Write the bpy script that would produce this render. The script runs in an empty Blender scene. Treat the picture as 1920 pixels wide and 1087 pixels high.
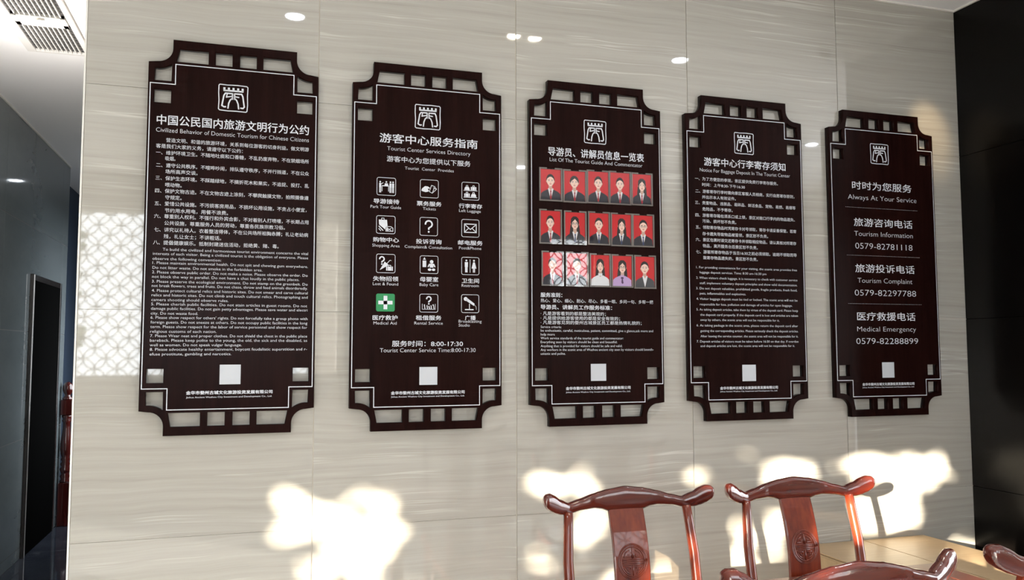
import bpy, bmesh, math, random
from mathutils import Vector, Matrix
random.seed(7)
PI = math.pi
SC = bpy.context.scene
COL = SC.collection

# ------------------------------------------------------------------ camera
cam_d = bpy.data.cameras.new('camera')
cam_d.sensor_fit = 'HORIZONTAL'
cam_d.sensor_width = 36.0
cam_d.lens = 36.0 * 1559.5356 / 1920.0
cam_d.clip_start = 0.02
cam_o = bpy.data.objects.new('camera', cam_d)
COL.objects.link(cam_o)
_r = Vector((0.954, -0.29981, -0.00217)).normalized()
_w = Vector((0.29918, 0.9515, 0.07168)).normalized()
_u = _r.cross(_w).normalized()
cam_o.matrix_world = Matrix(((_r.x, _u.x, -_w.x, -0.2329), (_r.y, _u.y, -_w.y, -3.2257), (_r.z, _u.z, -_w.z, 1.5544), (0, 0, 0, 1)))
SC.camera = cam_o

# ------------------------------------------------------------------ world, sun, exposure
SUNV = Vector((0.50, 0.50, -0.113)).normalized()      # direction the sunlight travels
SKY_STRENGTH = 8.5
SUN_STRENGTH = 52.0
wd = bpy.data.worlds.new('world')
SC.world = wd
wd.use_nodes = True
bgn = wd.node_tree.nodes['Background']
bgn.inputs[0].default_value = (0.90, 0.95, 1.0, 1)
bgn.inputs[1].default_value = SKY_STRENGTH
sd = bpy.data.lights.new('sun', 'SUN')
sd.energy = SUN_STRENGTH
sd.color = (1.0, 0.89, 0.70)
sd.angle = math.radians(0.53)
so = bpy.data.objects.new('sun', sd)
COL.objects.link(so)
so.rotation_euler = SUNV.to_track_quat('-Z', 'Y').to_euler()
so.location = (-8, -9, 5)
SC.view_settings.view_transform = 'Standard'
SC.view_settings.look = 'None'
SC.view_settings.gamma = 1.0
SC.view_settings.use_curve_mapping = False
SC.view_settings.exposure = 0.12
SC.cycles.use_adaptive_sampling = False
SC.cycles.max_bounces = 10
SC.cycles.transparent_max_bounces = 12
SC.cycles.sample_clamp_indirect = 6.0
SC.cycles.caustics_reflective = False
SC.cycles.caustics_refractive = False

YB = -5.5                    # window wall behind the camera
DOOR = (-5.9, -1.97, 0.0, 2.42)
WINS = [(-1.85, 0.66, 1.28, 2.93), (0.95, 2.40, 1.28, 2.85), (2.92, 3.47, 1.28, 2.84)]
for nm, (xa, xb, za, zb) in [('door', DOOR)] + [('window', q) for q in WINS]:
    l = bpy.data.lights.new(nm + '_portal', 'AREA')
    l.shape = 'RECTANGLE'; l.size = xb - xa; l.size_y = zb - za
    l.cycles.is_portal = True
    o = bpy.data.objects.new(nm + '_portal', l); COL.objects.link(o)
    o.location = ((xa + xb) / 2, YB - 0.12, (za + zb) / 2)
    o.rotation_euler = (PI / 2, 0, PI)   # shines into the room (+Y)

# ------------------------------------------------------------------ helpers
def put(o, parent=None):
    COL.objects.link(o)
    if parent is not None:
        o.parent = parent
    return o

def tag(o, label=None, cat=None, group=None, kind=None):
    if label: o['label'] = label
    if cat: o['category'] = cat
    if group: o['group'] = group
    if kind: o['kind'] = kind
    return o

def empty(name, loc=(0, 0, 0), rz=0.0, parent=None):
    o = bpy.data.objects.new(name, None)
    o.empty_display_size = 0.1
    o.location = loc; o.rotation_euler = (0, 0, rz)
    return put(o, parent)

class MB:
    """collects polygons, builds ONE mesh object"""
    def __init__(s): s.v = []; s.f = []; s.mi = []; s.sm = []
    def face(s, pts, mi=0, smooth=False):
        n = len(s.v); s.v += [tuple(p) for p in pts]; s.f.append(list(range(n, n + len(pts)))); s.mi.append(mi); s.sm.append(smooth)
    def box(s, a, b, mi=0):
        x0, y0, z0 = a; x1, y1, z1 = b; n = len(s.v)
        s.v += [(x0,y0,z0),(x1,y0,z0),(x1,y1,z0),(x0,y1,z0),(x0,y0,z1),(x1,y0,z1),(x1,y1,z1),(x0,y1,z1)]
        for q in ((0,3,2,1),(4,5,6,7),(0,1,5,4),(1,2,6,5),(2,3,7,6),(3,0,4,7)):
            s.f.append([n + i for i in q]); s.mi.append(mi); s.sm.append(False)
    def grid(s, rows, closed=True, cap=True, mi=0):
        n = len(s.v); m = len(rows[0])
        for r in rows: s.v += [tuple(p) for p in r]
        for i in range(len(rows) - 1):
            for j in range(m if closed else m - 1):
                k = (j + 1) % m
                s.f.append([n + i*m + j, n + i*m + k, n + (i+1)*m + k, n + (i+1)*m + j]); s.mi.append(mi); s.sm.append(True)
        if cap and closed:
            s.f.append([n + j for j in range(m)][::-1]); s.mi.append(mi); s.sm.append(True)
            s.f.append([n + (len(rows)-1)*m + j for j in range(m)]); s.mi.append(mi); s.sm.append(True)
    def tube(s, pts, rad, seg=10, sq=1.0, mi=0):
        pts = [Vector(p) for p in pts]; rows = []
        for i, p in enumerate(pts):
            a = pts[max(0, i-1)]; b = pts[min(len(pts)-1, i+1)]
            t = (b - a).normalized()
            ref = Vector((0, 1, 0)) if abs(t.y) < 0.9 else Vector((1, 0, 0))
            e1 = t.cross(ref).normalized(); e2 = t.cross(e1).normalized()
            r = rad[i] if isinstance(rad, (list, tuple)) else rad
            rows.append([p + e1*(r*math.cos(2*PI*k/seg)) + e2*(r*sq*math.sin(2*PI*k/seg)) for k in range(seg)])
        s.grid(rows, mi=mi)
    def lathe(s, prof, c=(0, 0), seg=24, mi=0):
        rows = [[(c[0] + r*math.cos(2*PI*k/seg), c[1] + r*math.sin(2*PI*k/seg), z) for k in range(seg)] for r, z in prof]
        s.grid(rows, mi=mi)
    def build(s, name, mat, parent=None, bevel=0.0, seg=2, fixn=True):
        me = bpy.data.meshes.new(name); me.from_pydata(s.v, [], s.f)
        mats = mat if isinstance(mat, (list, tuple)) else [mat]
        for m in mats: me.materials.append(m)
        for p, i, sm in zip(me.polygons, s.mi, s.sm): p.material_index = i; p.use_smooth = sm
        if fixn:
            bm = bmesh.new(); bm.from_mesh(me)
            bmesh.ops.recalc_face_normals(bm, faces=bm.faces); bm.to_mesh(me); bm.free()
        o = bpy.data.objects.new(name, me); put(o, parent)
        if bevel > 0:
            b = o.modifiers.new('bevel', 'BEVEL'); b.width = bevel; b.segments = seg; b.limit_method = 'ANGLE'; b.angle_limit = 0.6
        return o

# ------------------------------------------------------------------ materials
def mat(name, col=(0.5, 0.5, 0.5), rough=0.5, spec=0.5, metal=0.0, coat=0.0, coat_rough=0.03, emit=None, estr=0.0):
    m = bpy.data.materials.new(name); m.use_nodes = True
    b = m.node_tree.nodes['Principled BSDF']
    b.inputs['Base Color'].default_value = (*col, 1); b.inputs['Roughness'].default_value = rough
    b.inputs['Specular IOR Level'].default_value = spec; b.inputs['Metallic'].default_value = metal
    b.inputs['Coat Weight'].default_value = coat; b.inputs['Coat Roughness'].default_value = coat_rough
    if emit: b.inputs['Emission Color'].default_value = (*emit, 1); b.inputs['Emission Strength'].default_value = estr
    return m

def nodes(m):
    nt = m.node_tree
    return nt, nt.nodes, nt.links, nt.nodes['Principled BSDF']

def ramp_node(N, stops):
    r = N.new('ShaderNodeValToRGB'); el = r.color_ramp.elements
    while len(el) < len(stops): el.new(0.5)
    for e, (p_, c) in zip(el, stops): e.position = p_; e.color = (*c, 1)
    return r

def math_node(N, Lk, op, a, b=None):
    n = N.new('ShaderNodeMath'); n.operation = op
    if hasattr(a, 'links'): Lk.new(a, n.inputs[0])
    else: n.inputs[0].default_value = a
    if b is not None:
        if hasattr(b, 'links'): Lk.new(b, n.inputs[1])
        else: n.inputs[1].default_value = b
    return n.outputs[0]

def stone_mat(name, stops, rough, scale=(0.55, 0.55, 13.0), vein=(0.78, 0.76, 0.70), vein_amt=0.55, warp=0.16, bump=0.0, spec=0.5, jitter=True):
    """polished stone tile with long horizontal veins; every tile gets its own piece of the pattern"""
    m = mat(name, rough=rough, spec=spec); nt, N, Lk, B = nodes(m)
    tc = N.new('ShaderNodeTexCoord'); oi = N.new('ShaderNodeObjectInfo')
    off = N.new('ShaderNodeCombineXYZ')
    if jitter:
        Lk.new(math_node(N, Lk, 'MULTIPLY', oi.outputs['Random'], 57.0), off.inputs[0])
        Lk.new(math_node(N, Lk, 'MULTIPLY', oi.outputs['Random'], 31.0), off.inputs[2])
    ad = N.new('ShaderNodeVectorMath'); ad.operation = 'ADD'
    Lk.new(tc.outputs['Object'], ad.inputs[0]); Lk.new(off.outputs[0], ad.inputs[1])
    wn = N.new('ShaderNodeTexNoise'); wn.inputs['Scale'].default_value = 1.6; wn.inputs['Detail'].default_value = 2
    Lk.new(ad.outputs[0], wn.inputs['Vector'])
    wz = math_node(N, Lk, 'MULTIPLY', math_node(N, Lk, 'SUBTRACT', wn.outputs['Fac'], 0.5), warp)
    cz = N.new('ShaderNodeCombineXYZ'); Lk.new(wz, cz.inputs[2])
    ad2 = N.new('ShaderNodeVectorMath'); ad2.operation = 'ADD'
    Lk.new(ad.outputs[0], ad2.inputs[0]); Lk.new(cz.outputs[0], ad2.inputs[1])
    mp = N.new('ShaderNodeMapping'); mp.inputs['Scale'].default_value = scale; Lk.new(ad2.outputs[0], mp.inputs['Vector'])
    n1 = N.new('ShaderNodeTexNoise'); n1.inputs['Scale'].default_value = 2.2; n1.inputs['Detail'].default_value = 8; n1.inputs['Roughness'].default_value = 0.68
    Lk.new(mp.outputs[0], n1.inputs['Vector'])
    r1 = ramp_node(N, stops); Lk.new(n1.outputs['Fac'], r1.inputs[0])
    # thin pale veins = narrow band of another stretched noise
    mp2 = N.new('ShaderNodeMapping'); mp2.inputs['Scale'].default_value = (scale[0]*0.6, scale[1]*0.6, scale[2]*0.75); mp2.inputs['Location'].default_value = (3, 5, 9)
    Lk.new(ad2.outputs[0], mp2.inputs['Vector'])
    n2 = N.new('ShaderNodeTexNoise'); n2.inputs['Scale'].default_value = 1.3; n2.inputs['Detail'].default_value = 3.5; n2.inputs['Roughness'].default_value = 0.6
    Lk.new(mp2.outputs[0], n2.inputs['Vector'])
    d = math_node(N, Lk, 'ABSOLUTE', math_node(N, Lk, 'SUBTRACT', n2.outputs['Fac'], 0.56))
    r2 = ramp_node(N, [(0.0, (vein_amt,)*3), (0.007, (vein_amt*0.7,)*3), (0.02, (0, 0, 0))]); Lk.new(d, r2.inputs[0])
    # the veins come and go along their length
    n3 = N.new('ShaderNodeTexNoise'); n3.inputs['Scale'].default_value = 2.3; Lk.new(ad.outputs[0], n3.inputs['Vector'])
    r3 = ramp_node(N, [(0.42, (0, 0, 0)), (0.62, (1, 1, 1))]); Lk.new(n3.outputs['Fac'], r3.inputs[0])
    fac = math_node(N, Lk, 'MULTIPLY', r2.outputs[0], r3.outputs[0])
    mx = N.new('ShaderNodeMixRGB'); Lk.new(fac, mx.inputs[0]); Lk.new(r1.outputs[0], mx.inputs[1]); mx.inputs[2].default_value = (*vein, 1)
    Lk.new(mx.outputs[0], B.inputs['Base Color'])
    return m

def wood_mat(name, c1, c2, rough=0.3, coat=0.0, axis='Z', scale=9.0, stretch=0.06, contrast=(0.35, 0.65), spec=0.5, wob=True):
    m = mat(name, rough=rough, coat=coat, spec=spec); nt, N, Lk, B = nodes(m)
    tc = N.new('ShaderNodeTexCoord'); mp = N.new('ShaderNodeMapping')
    sc = {'X': (stretch, 1, 1), 'Y': (1, stretch, 1), 'Z': (1, 1, stretch)}[axis]
    mp.inputs['Scale'].default_value = sc
    Lk.new(tc.outputs['Object'], mp.inputs['Vector'])
    n1 = N.new('ShaderNodeTexNoise'); n1.inputs['Scale'].default_value = scale; n1.inputs['Detail'].default_value = 6; n1.inputs['Roughness'].default_value = 0.65
    n1.inputs['Distortion'].default_value = 0.4 if wob else 0.0
    Lk.new(mp.outputs[0], n1.inputs['Vector'])
    n2 = N.new('ShaderNodeTexNoise'); n2.inputs['Scale'].default_value = scale * 9; n2.inputs['Detail'].default_value = 3
    Lk.new(mp.outputs[0], n2.inputs['Vector'])
    s = math_node(N, Lk, 'ADD', math_node(N, Lk, 'MULTIPLY', n1.outputs['Fac'], 0.65), math_node(N, Lk, 'MULTIPLY', n2.outputs['Fac'], 0.35))
    r = ramp_node(N, [(contrast[0], c1), (contrast[1], c2)]); Lk.new(s, r.inputs[0])
    Lk.new(r.outputs[0], B.inputs['Base Color'])
    return m

M = {}
M['tile'] = stone_mat('beige_travertine', [(0.25, (0.31, 0.29, 0.255)), (0.42, (0.38, 0.362, 0.325)), (0.60, (0.42, 0.402, 0.365)), (0.80, (0.475, 0.458, 0.42))], 0.03, scale=(0.42, 0.42, 19.0), vein=(0.66, 0.65, 0.61), warp=0.06, spec=0.95)
M['tile_shaded'] = stone_mat('shaded_corridor_tile', [(0.2, (0.115, 0.135, 0.142)), (0.5, (0.135, 0.158, 0.166)), (0.8, (0.155, 0.18, 0.19))], 0.05, scale=(1.2, 0.7, 2.0), vein=(0.2, 0.21, 0.21), vein_amt=0.03)  # same tile as the main wall, with corridor shade put into its colour
M['grout_light'] = mat('pale_grout', (0.68, 0.63, 0.55), 0.8)
M['grout_dark'] = mat('dark_grout', (0.10, 0.10, 0.10), 0.8)
M['tile_floor'] = stone_mat('dark_marble', [(0.3, (0.018, 0.022, 0.032)), (0.8, (0.045, 0.052, 0.068))], 0.06, scale=(1.4, 1.4, 1.4), vein=(0.22, 0.24, 0.27), vein_amt=0.6, warp=0.6)
M['tile_pale'] = stone_mat('pale_floor_marble', [(0.3, (0.46, 0.48, 0.50)), (0.8, (0.58, 0.60, 0.62))], 0.12, scale=(1.4, 1.4, 1.4), vein=(0.4, 0.36, 0.3), vein_amt=0.5, warp=0.6)
M['tile_black'] = wood_mat('black_brown_grain_tile', (0.0010, 0.0008, 0.0007), (0.004, 0.003, 0.0025), rough=0.25, spec=0.15, scale=5, stretch=0.1)
M['ceiling'] = mat('white_ceiling_paint', (0.86, 0.86, 0.87), 0.75)
M['paint'] = mat('off_white_wall_paint', (0.50, 0.46, 0.41), 0.7)
M['wall_bluish_light'] = mat('bluish_light_wall', (0.035, 0.055, 0.09), 0.6)  # dim bluish corridor daylight is put into this wall colour
M['trim_white'] = mat('pale_edge_strip', (0.80, 0.78, 0.74), 0.4)
M['board'] = wood_mat('dark_brown_board', (0.0055, 0.0014, 0.0012), (0.015, 0.0045, 0.0037), rough=0.25, scale=26, stretch=0.045, spec=0.05)
M['print'] = mat('white_print', (0.66, 0.68, 0.74), 0.55)
M['print_green'] = mat('green_print', (0.01, 0.22, 0.07), 0.5)
M['card'] = mat('pale_label_card', (0.50, 0.52, 0.56), 0.5)
M['redwood'] = wood_mat('red_lacquered_rosewood', (0.085, 0.010, 0.005), (0.21, 0.032, 0.010), rough=0.24, coat=0.35, scale=9, stretch=0.07, spec=0.4)
M['redwood_rail'] = wood_mat('red_lacquered_rosewood_rail', (0.060, 0.006, 0.0035), (0.13, 0.018, 0.007), rough=0.16, coat=0.8, axis='X', scale=7, stretch=0.1)
M['table'] = wood_mat('brown_red_table_wood', (0.095, 0.030, 0.021), (0.15, 0.050, 0.034), rough=0.28, coat=0.1, axis='X', scale=9, stretch=0.07)
M['carton'] = wood_mat('brown_cardboard', (0.36, 0.25, 0.145), (0.43, 0.31, 0.185), rough=0.42, axis='X', scale=6, stretch=0.15)
M['carton_edge'] = mat('dark_cardboard_edge', (0.055, 0.04, 0.028), 0.8)
M['tape'] = mat('clear_brown_tape', (0.45, 0.32, 0.18), 0.12)
M['metal'] = mat('brushed_metal', (0.6, 0.6, 0.6), 0.3, metal=1.0)
M['white_metal'] = mat('white_metal', (0.72, 0.71, 0.69), 0.35)
M['slat'] = mat('pale_grille_slat', (0.75, 0.74, 0.72), 0.4)
M['fin'] = mat('grey_grille_fin', (0.16, 0.15, 0.15), 0.5)
M['void'] = mat('slat_gap_shade', (0.05, 0.05, 0.05), 0.9)
M['black'] = mat('black_door', (0.003, 0.003, 0.003), 0.8, spec=0.0)
M['black_frame'] = mat('black_door_frame', (0.012, 0.010, 0.010), 0.2)
M['lamp'] = mat('lamp_glow', (1, 1, 1), 0.5, emit=(0.86, 0.93, 1.0), estr=70.0)
M['lamp_warm'] = mat('warm_lamp_glow', (1, 1, 1), 0.5, emit=(1.0, 0.90, 0.72), estr=60.0)
M['newel'] = wood_mat('newel_redwood', (0.025, 0.002, 0.0015), (0.065, 0.007, 0.005), rough=0.18, coat=0.6, scale=6, stretch=0.1)
M['leaf'] = mat('dark_green_leaf', (0.05, 0.11, 0.03), 0.6)
M['bark'] = mat('grey_bark', (0.12, 0.09, 0.07), 0.9)
M['ground'] = mat('pale_paving', (0.42, 0.41, 0.39), 0.8)

def glass_mat():
    m = bpy.data.materials.new('clear_acrylic'); m.use_nodes = True
    nt = m.node_tree; N = nt.nodes; Lk = nt.links; N.clear()
    out = N.new('ShaderNodeOutputMaterial'); mix = N.new('ShaderNodeMixShader'); fr = N.new('ShaderNodeFresnel'); fr.inputs[0].default_value = 1.52
    tr = N.new('ShaderNodeBsdfTransparent'); tr.inputs[0].default_value = (0.99, 0.99, 0.99, 1)
    gl = N.new('ShaderNodeBsdfGlossy'); gl.inputs['Roughness'].default_value = 0.02
    # same reflectance from both sides of the thin pane
    ge = N.new('ShaderNodeNewGeometry'); mr = N.new('ShaderNodeMapRange'); mr.inputs['To Min'].default_value = 1.52; mr.inputs['To Max'].default_value = 1/1.52
    Lk.new(ge.outputs['Backfacing'], mr.inputs['Value']); Lk.new(mr.outputs[0], fr.inputs[0])
    Lk.new(fr.outputs[0], mix.inputs[0]); Lk.new(tr.outputs[0], mix.inputs[1]); Lk.new(gl.outputs[0], mix.inputs[2]); Lk.new(mix.outputs[0], out.inputs[0])
    return m
M['acrylic'] = glass_mat()
M['acrylic_edge'] = mat('grey_acrylic_edge', (0.16, 0.14, 0.13), 0.15)

# ------------------------------------------------------------------ setting
ZC = 3.25          # ceiling
XL, XR = -0.811, 3.115
TH = 0.8056
zj = [1.7 + j * TH for j in range(-2, 2)]      # horizontal joints
zrows = [0.0] + zj + [ZC]

def tile_wall(name, origin, ux, nrm, xs, zs, m_tile, m_grout, gx=0.0024, gz=0.0016, thick=0.012, skip=None, depth=0.15):
    """a wall: backing slab + each tile as a child. origin + ux*x + z ; faces nrm"""
    ux = Vector(ux); nrm = Vector(nrm); O = Vector(origin)
    def box_on(mb, x0, x1, z0, z1, d0, d1):
        a = O + ux*x0 + nrm*d0; b = O + ux*x1 + nrm*d1
        mb.box((min(a.x, b.x), min(a.y, b.y), z0), (max(a.x, b.x), max(a.y, b.y), z1))
    mb = MB(); box_on(mb, xs[0], xs[-1], zs[0], zs[-1], -depth, -thick * 0.35)
    root = mb.build(name, m_grout); root['kind'] = 'structure'
    cache = {}
    for i in range(len(xs) - 1):
        for j in range(len(zs) - 1):
            if skip and skip(i, j): continue
            w = xs[i+1] - xs[i]; h = zs[j+1] - zs[j]
            x0 = xs[i]; z0 = zs[j]
            c = O + ux*(x0 + w/2)
            key = (round(w, 3), round(h, 3))
            if key not in cache:
                t = MB(); a = ux*(-w/2 + gx/2) + nrm*(-thick); b = ux*(w/2 - gx/2)
                t.box((min(a.x, b.x), min(a.y, b.y), -h/2 + gz/2), (max(a.x, b.x), max(a.y, b.y), h/2 - gz/2))
                o = t.build('tile', m_tile, root); cache[key] = o
            else:
                o = cache[key].copy(); put(o, root)
            o.location = (c.x, c.y, z0 + h/2)
    return root

# main tiled wall, face at Y = 0
xs_main = [XL, 0.0, 0.8, 1.6, 2.4, XR + 0.012]
tile_wall('wall_back', (0, 0, 0), (1, 0, 0), (0, -1, 0), xs_main, zrows, M['tile'], M['grout_light'], gx=0.0038, gz=0.0016)
# pale edge strip on the free left end of the main wall
mb = MB(); mb.box((XL - 0.006, 0.0, 0.0), (XL - 0.0002, 0.15, ZC)); mb.build('trim_1', M['trim_white'])['kind'] = 'structure'
# dark wall on the right
xs_r = [0.0, 0.8]
tile_wall('wall_right', (XR, 0, 0), (0, -1, 0), (-1, 0, 0), xs_r, zrows, M['tile_black'], M['black'], gx=0.002, gz=0.003, depth=0.2)
# corridor: left wall with an opening for the black door, side wall behind the main wall
DY0, DY1, DZ = 3.95, 4.98, 2.10
ys_l = [2.4, 3.2, DY0, DY1, 5.25]
zl = [0.0] + zj + [ZC]
root_l = tile_wall('wall_left', (-1.85, 0, 0), (0, 1, 0), (1, 0, 0), ys_l, zl, M['tile_shaded'], M['grout_dark'], gx=0.002, gz=0.005, depth=0.19,
                   skip=lambda i, j: i == 2 and j < 4)
# piece of tile above the door
t = MB(); t.box((-1.862, DY0 + 0.001, DZ + 0.05), (-1.85, DY1 - 0.001, zj[3] - 0.002)); t.build('tile', M['tile_shaded'], root_l)
def slab(name, a, b, m):
    q = MB(); q.box(a, b); o = q.build(name, m); o['kind'] = 'structure'; return o
slab('wall_left_far', (-2.24, 5.25, 0), (-2.04, 10.4, ZC), M['wall_bluish_light'])
slab('wall_left_return', (-2.04, 5.251, 0), (-1.86, 5.262, ZC), M['tile_shaded'])
CWY0, CWY1, CWZ0, CWZ1 = 4.3, 6.0, 0.9, 2.5
cw = MB()
for a, b in [((0.151, 0), (CWY0, ZC)), ((CWY1, 0), (10.4, ZC)), ((CWY0, 0), (CWY1, CWZ0)), ((CWY0, CWZ1), (CWY1, ZC))]:
    cw.box((XL + 0.0005, a[0], a[1]), (XL + 0.15, b[0], b[1]))
cw.build('wall_corridor_right', M['paint'])['kind'] = 'structure'
wr = empty('window_4', (XL + 0.08, (CWY0 + CWY1)/2, CWZ0)); wr['kind'] = 'structure'
cw = MB(); hw = (CWY1 - CWY0)/2; hz = CWZ1 - CWZ0
for a, b in [((-hw, 0), (-hw + 0.05, hz)), ((hw - 0.05, 0), (hw, hz)), ((-0.025, 0), (0.025, hz)), ((-hw, 0), (hw, 0.05)), ((-hw, hz - 0.05), (hw, hz))]:
    cw.box((-0.03, a[0], a[1]), (0.03, b[0], b[1]))
cw.build('window_frame', M['white_metal'], wr)
l = bpy.data.lights.new('corridor_portal', 'AREA'); l.shape = 'RECTANGLE'; l.size = hz; l.size_y = CWY1 - CWY0; l.cycles.is_portal = True
o = bpy.data.objects.new('corridor_portal', l); COL.objects.link(o); o.location = (XL + 0.2, (CWY0 + CWY1)/2, (CWZ0 + CWZ1)/2); o.rotation_euler = (0, PI/2, 0)
slab('wall_corridor_end', (-2.24, 10.401, 0), (XL + 0.15, 10.55, ZC), M['wall_bluish_light'])
slab('wall_hall_left', (-6.2, YB, 0), (-6.05, 2.4, ZC), M['paint'])
slab('wall_hall_back', (-6.05, 2.25, 0), (-2.041, 2.399, ZC), M['paint'])
rw = MB(); RY0, RY1, RZ0, RZ1 = -3.9, -1.0, 0.4, 2.7
for a, b in [((YB, 0), (RY0, ZC)), ((RY1, 0), (-0.65, ZC)), ((RY0, 0), (RY1, RZ0)), ((RY0, RZ1), (RY1, ZC))]: rw.box((5.6, a[0], a[1]), (5.75, b[0], b[1]))
rw.build('wall_hall_right', M['paint'])['kind'] = 'structure'
wr = empty('window_5', (5.675, (RY0 + RY1)/2, RZ0)); wr['kind'] = 'structure'  # unseen side opening added to brighten the right of the tiled wall
rw = MB(); hw = (RY1 - RY0)/2; hz = RZ1 - RZ0
for a, b in [((-hw, 0), (-hw + 0.05, hz)), ((hw - 0.05, 0), (hw, hz)), ((-0.025, 0), (0.025, hz)), ((-hw, 0), (hw, 0.05)), ((-hw, hz - 0.05), (hw, hz))]: rw.box((-0.03, a[0], a[1]), (0.03, b[0], b[1]))
rw.build('window_frame', M['white_metal'], wr)
l = bpy.data.lights.new('side_portal', 'AREA'); l.shape = 'RECTANGLE'; l.size = hz; l.size_y = RY1 - RY0; l.cycles.is_portal = True
o = bpy.data.objects.new('side_portal', l); COL.objects.link(o); o.location = (5.80, (RY0 + RY1)/2, (RZ0 + RZ1)/2); o.rotation_euler = (0, PI/2, 0)
slab('wall_pier_end', (XR + 0.201, -0.80, 0), (5.6, -0.65, ZC), M['paint'])
cb = MB()
for a, b in [((-6.2, YB - 0.2), (5.75, 0.16)), ((-6.2, 0.16), (XL + 0.15, 2.4)), ((-2.24, 2.4), (XL + 0.15, 10.55))]: cb.box((a[0], a[1], ZC + 0.0005), (b[0], b[1], ZC + 0.15))
cb.build('ceiling', M['ceiling'])['kind'] = 'structure'
mbf = MB(); mbf.box((-6.2, YB - 0.2, -0.12), (5.75, 10.55, -0.010))
flo = mbf.build('floor', M['grout_dark']); flo['kind'] = 'structure'
# floor tiles: single pieces in the corridor (in view), the rest joined
tp = MB(); tp.box((-0.3985, -0.3985, -0.010), (0.3985, 0.3985, 0.0))
proto = None
rest = MB(); pale = MB()
for ix in range(-8, 8):
    for iy in range(-7, 14):
        cx = -1.45 + ix * 0.8 + 0.0; cy = 0.4 + iy * 0.8
        if cx < -6 or cx > 5.4 or cy > 10.2: continue
        if cy > 2.2 and not (-1.9 < cx < -0.4): continue
        if cy > 0.3 and cx > -0.7: continue
        if -2.0 < cx < -1.2 and 2.0 < cy < 7.5:
            if proto is None: proto = tp.build('tile', M['tile_floor'], flo); o = proto
            else: o = proto.copy(); put(o, flo)
            o.location = (cx, cy, 0)
        else:
            (pale if cy < 1.1 else rest).box((cx - 0.3985, cy - 0.3985, -0.010), (cx + 0.3985, cy + 0.3985, 0))
o = rest.build('dark_tile_field', M['tile_floor'], flo); o['kind'] = 'stuff'
o = pale.build('pale_tile_field', M['tile_pale'], flo); o['kind'] = 'stuff'
# thin pale beads where walls meet the ceiling
mb = MB(); mb.box((XL, -0.012, ZC - 0.008), (XR, -0.0005, ZC)); mb.build('trim_2', M['trim_white'])['kind'] = 'structure'
mb = MB(); mb.box((XR - 0.012, -0.8, ZC - 0.008), (XR - 0.0005, -0.012, ZC)); mb.build('trim_3', M['trim_white'])['kind'] = 'structure'
mb = MB(); mb.box((-1.8495, 2.4, ZC - 0.010), (-1.838, 5.25, ZC)); mb.build('trim_4', M['trim_white'])['kind'] = 'structure'

# window wall behind the camera: one slab per solid stretch around the openings, built as one mesh
ops = sorted([DOOR] + WINS)
wb = MB(); x = -6.05
for (xa, xb, za, zb) in ops:
    wb.box((x, YB - 0.2, 0), (xa, YB, ZC))
    if za > 0: wb.box((xa, YB - 0.2, 0), (xb, YB, za))
    wb.box((xa, YB - 0.2, zb), (xb, YB, ZC)); x = xb
wb.box((x, YB - 0.2, 0), (5.6, YB, ZC))
wb.build('wall_front', M['paint'])['kind'] = 'structure'
# coin-lattice screens in the windows
RING = 0.0995; S2 = 0.1407
for n, (xa, xb, za, zb) in enumerate(WINS):
    wroot = empty('window_%d' % (n + 1), ((xa + xb) / 2, YB - 0.1, za)); wroot['kind'] = 'structure'
    fr = MB(); cx = (xa + xb) / 2
    for a, b in [((xa, za), (xa + 0.04, zb)), ((xb - 0.04, za), (xb, zb)), ((xa, za), (xb, za + 0.04)), ((xa, zb - 0.04), (xb, zb))]:
        fr.box((a[0] - cx, -0.03, a[1] - za), (b[0] - cx, 0.03, b[1] - za))
    if xb - xa > 1.0 : fr.box((-0.015, -0.02, 0), (0.015, 0.02, zb - za))
    fr.build('window_frame', M['white_metal'], wroot)
    lt = MB(); i0 = int((xb - xa) / 0.0995) + 2; j0 = int((zb - za) / 0.0995) + 2
    for i in range(i0):
        for j in range(j0):
            if (i + j) % 2: continue
            px = xa + i * 0.0995; pz = za + j * 0.0995; seg = 20
            for k in range(seg):
                a0 = 2*PI*k/seg; a1 = 2*PI*(k+1)/seg; am = (a0 + a1) / 2
                qx = px + RING*math.cos(am); qz = pz + RING*math.sin(am)
                if not (xa + 0.01 < qx < xb - 0.01 and za + 0.01 < qz < zb - 0.01): continue
                pts = []
                for (aa, rr) in ((a0, RING - 0.006), (a1, RING - 0.006), (a1, RING + 0.006), (a0, RING + 0.006)):
                    pts.append((px + rr*math.cos(aa) - cx, pz + rr*math.sin(aa) - za))
                lt.face([(q[0], 0.006, q[1]) for q in pts]); lt.face([(q[0], -0.006, q[1]) for q in pts][::-1])
                lt.face([(pts[0][0], 0.006, pts[0][1]), (pts[1][0], 0.006, pts[1][1]), (pts[1][0], -0.006, pts[1][1]), (pts[0][0], -0.006, pts[0][1])])
                lt.face([(pts[2][0], 0.006, pts[2][1]), (pts[3][0], 0.006, pts[3][1]), (pts[3][0], -0.006, pts[3][1]), (pts[2][0], -0.006, pts[2][1])])
    lo = lt.build('lattice', M['white_metal'], wroot, fixn=False); lo['kind'] = 'stuff'
slab('ground', (-40, -40, -0.25), (30, YB - 0.2, -0.05), M['ground'])

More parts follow.
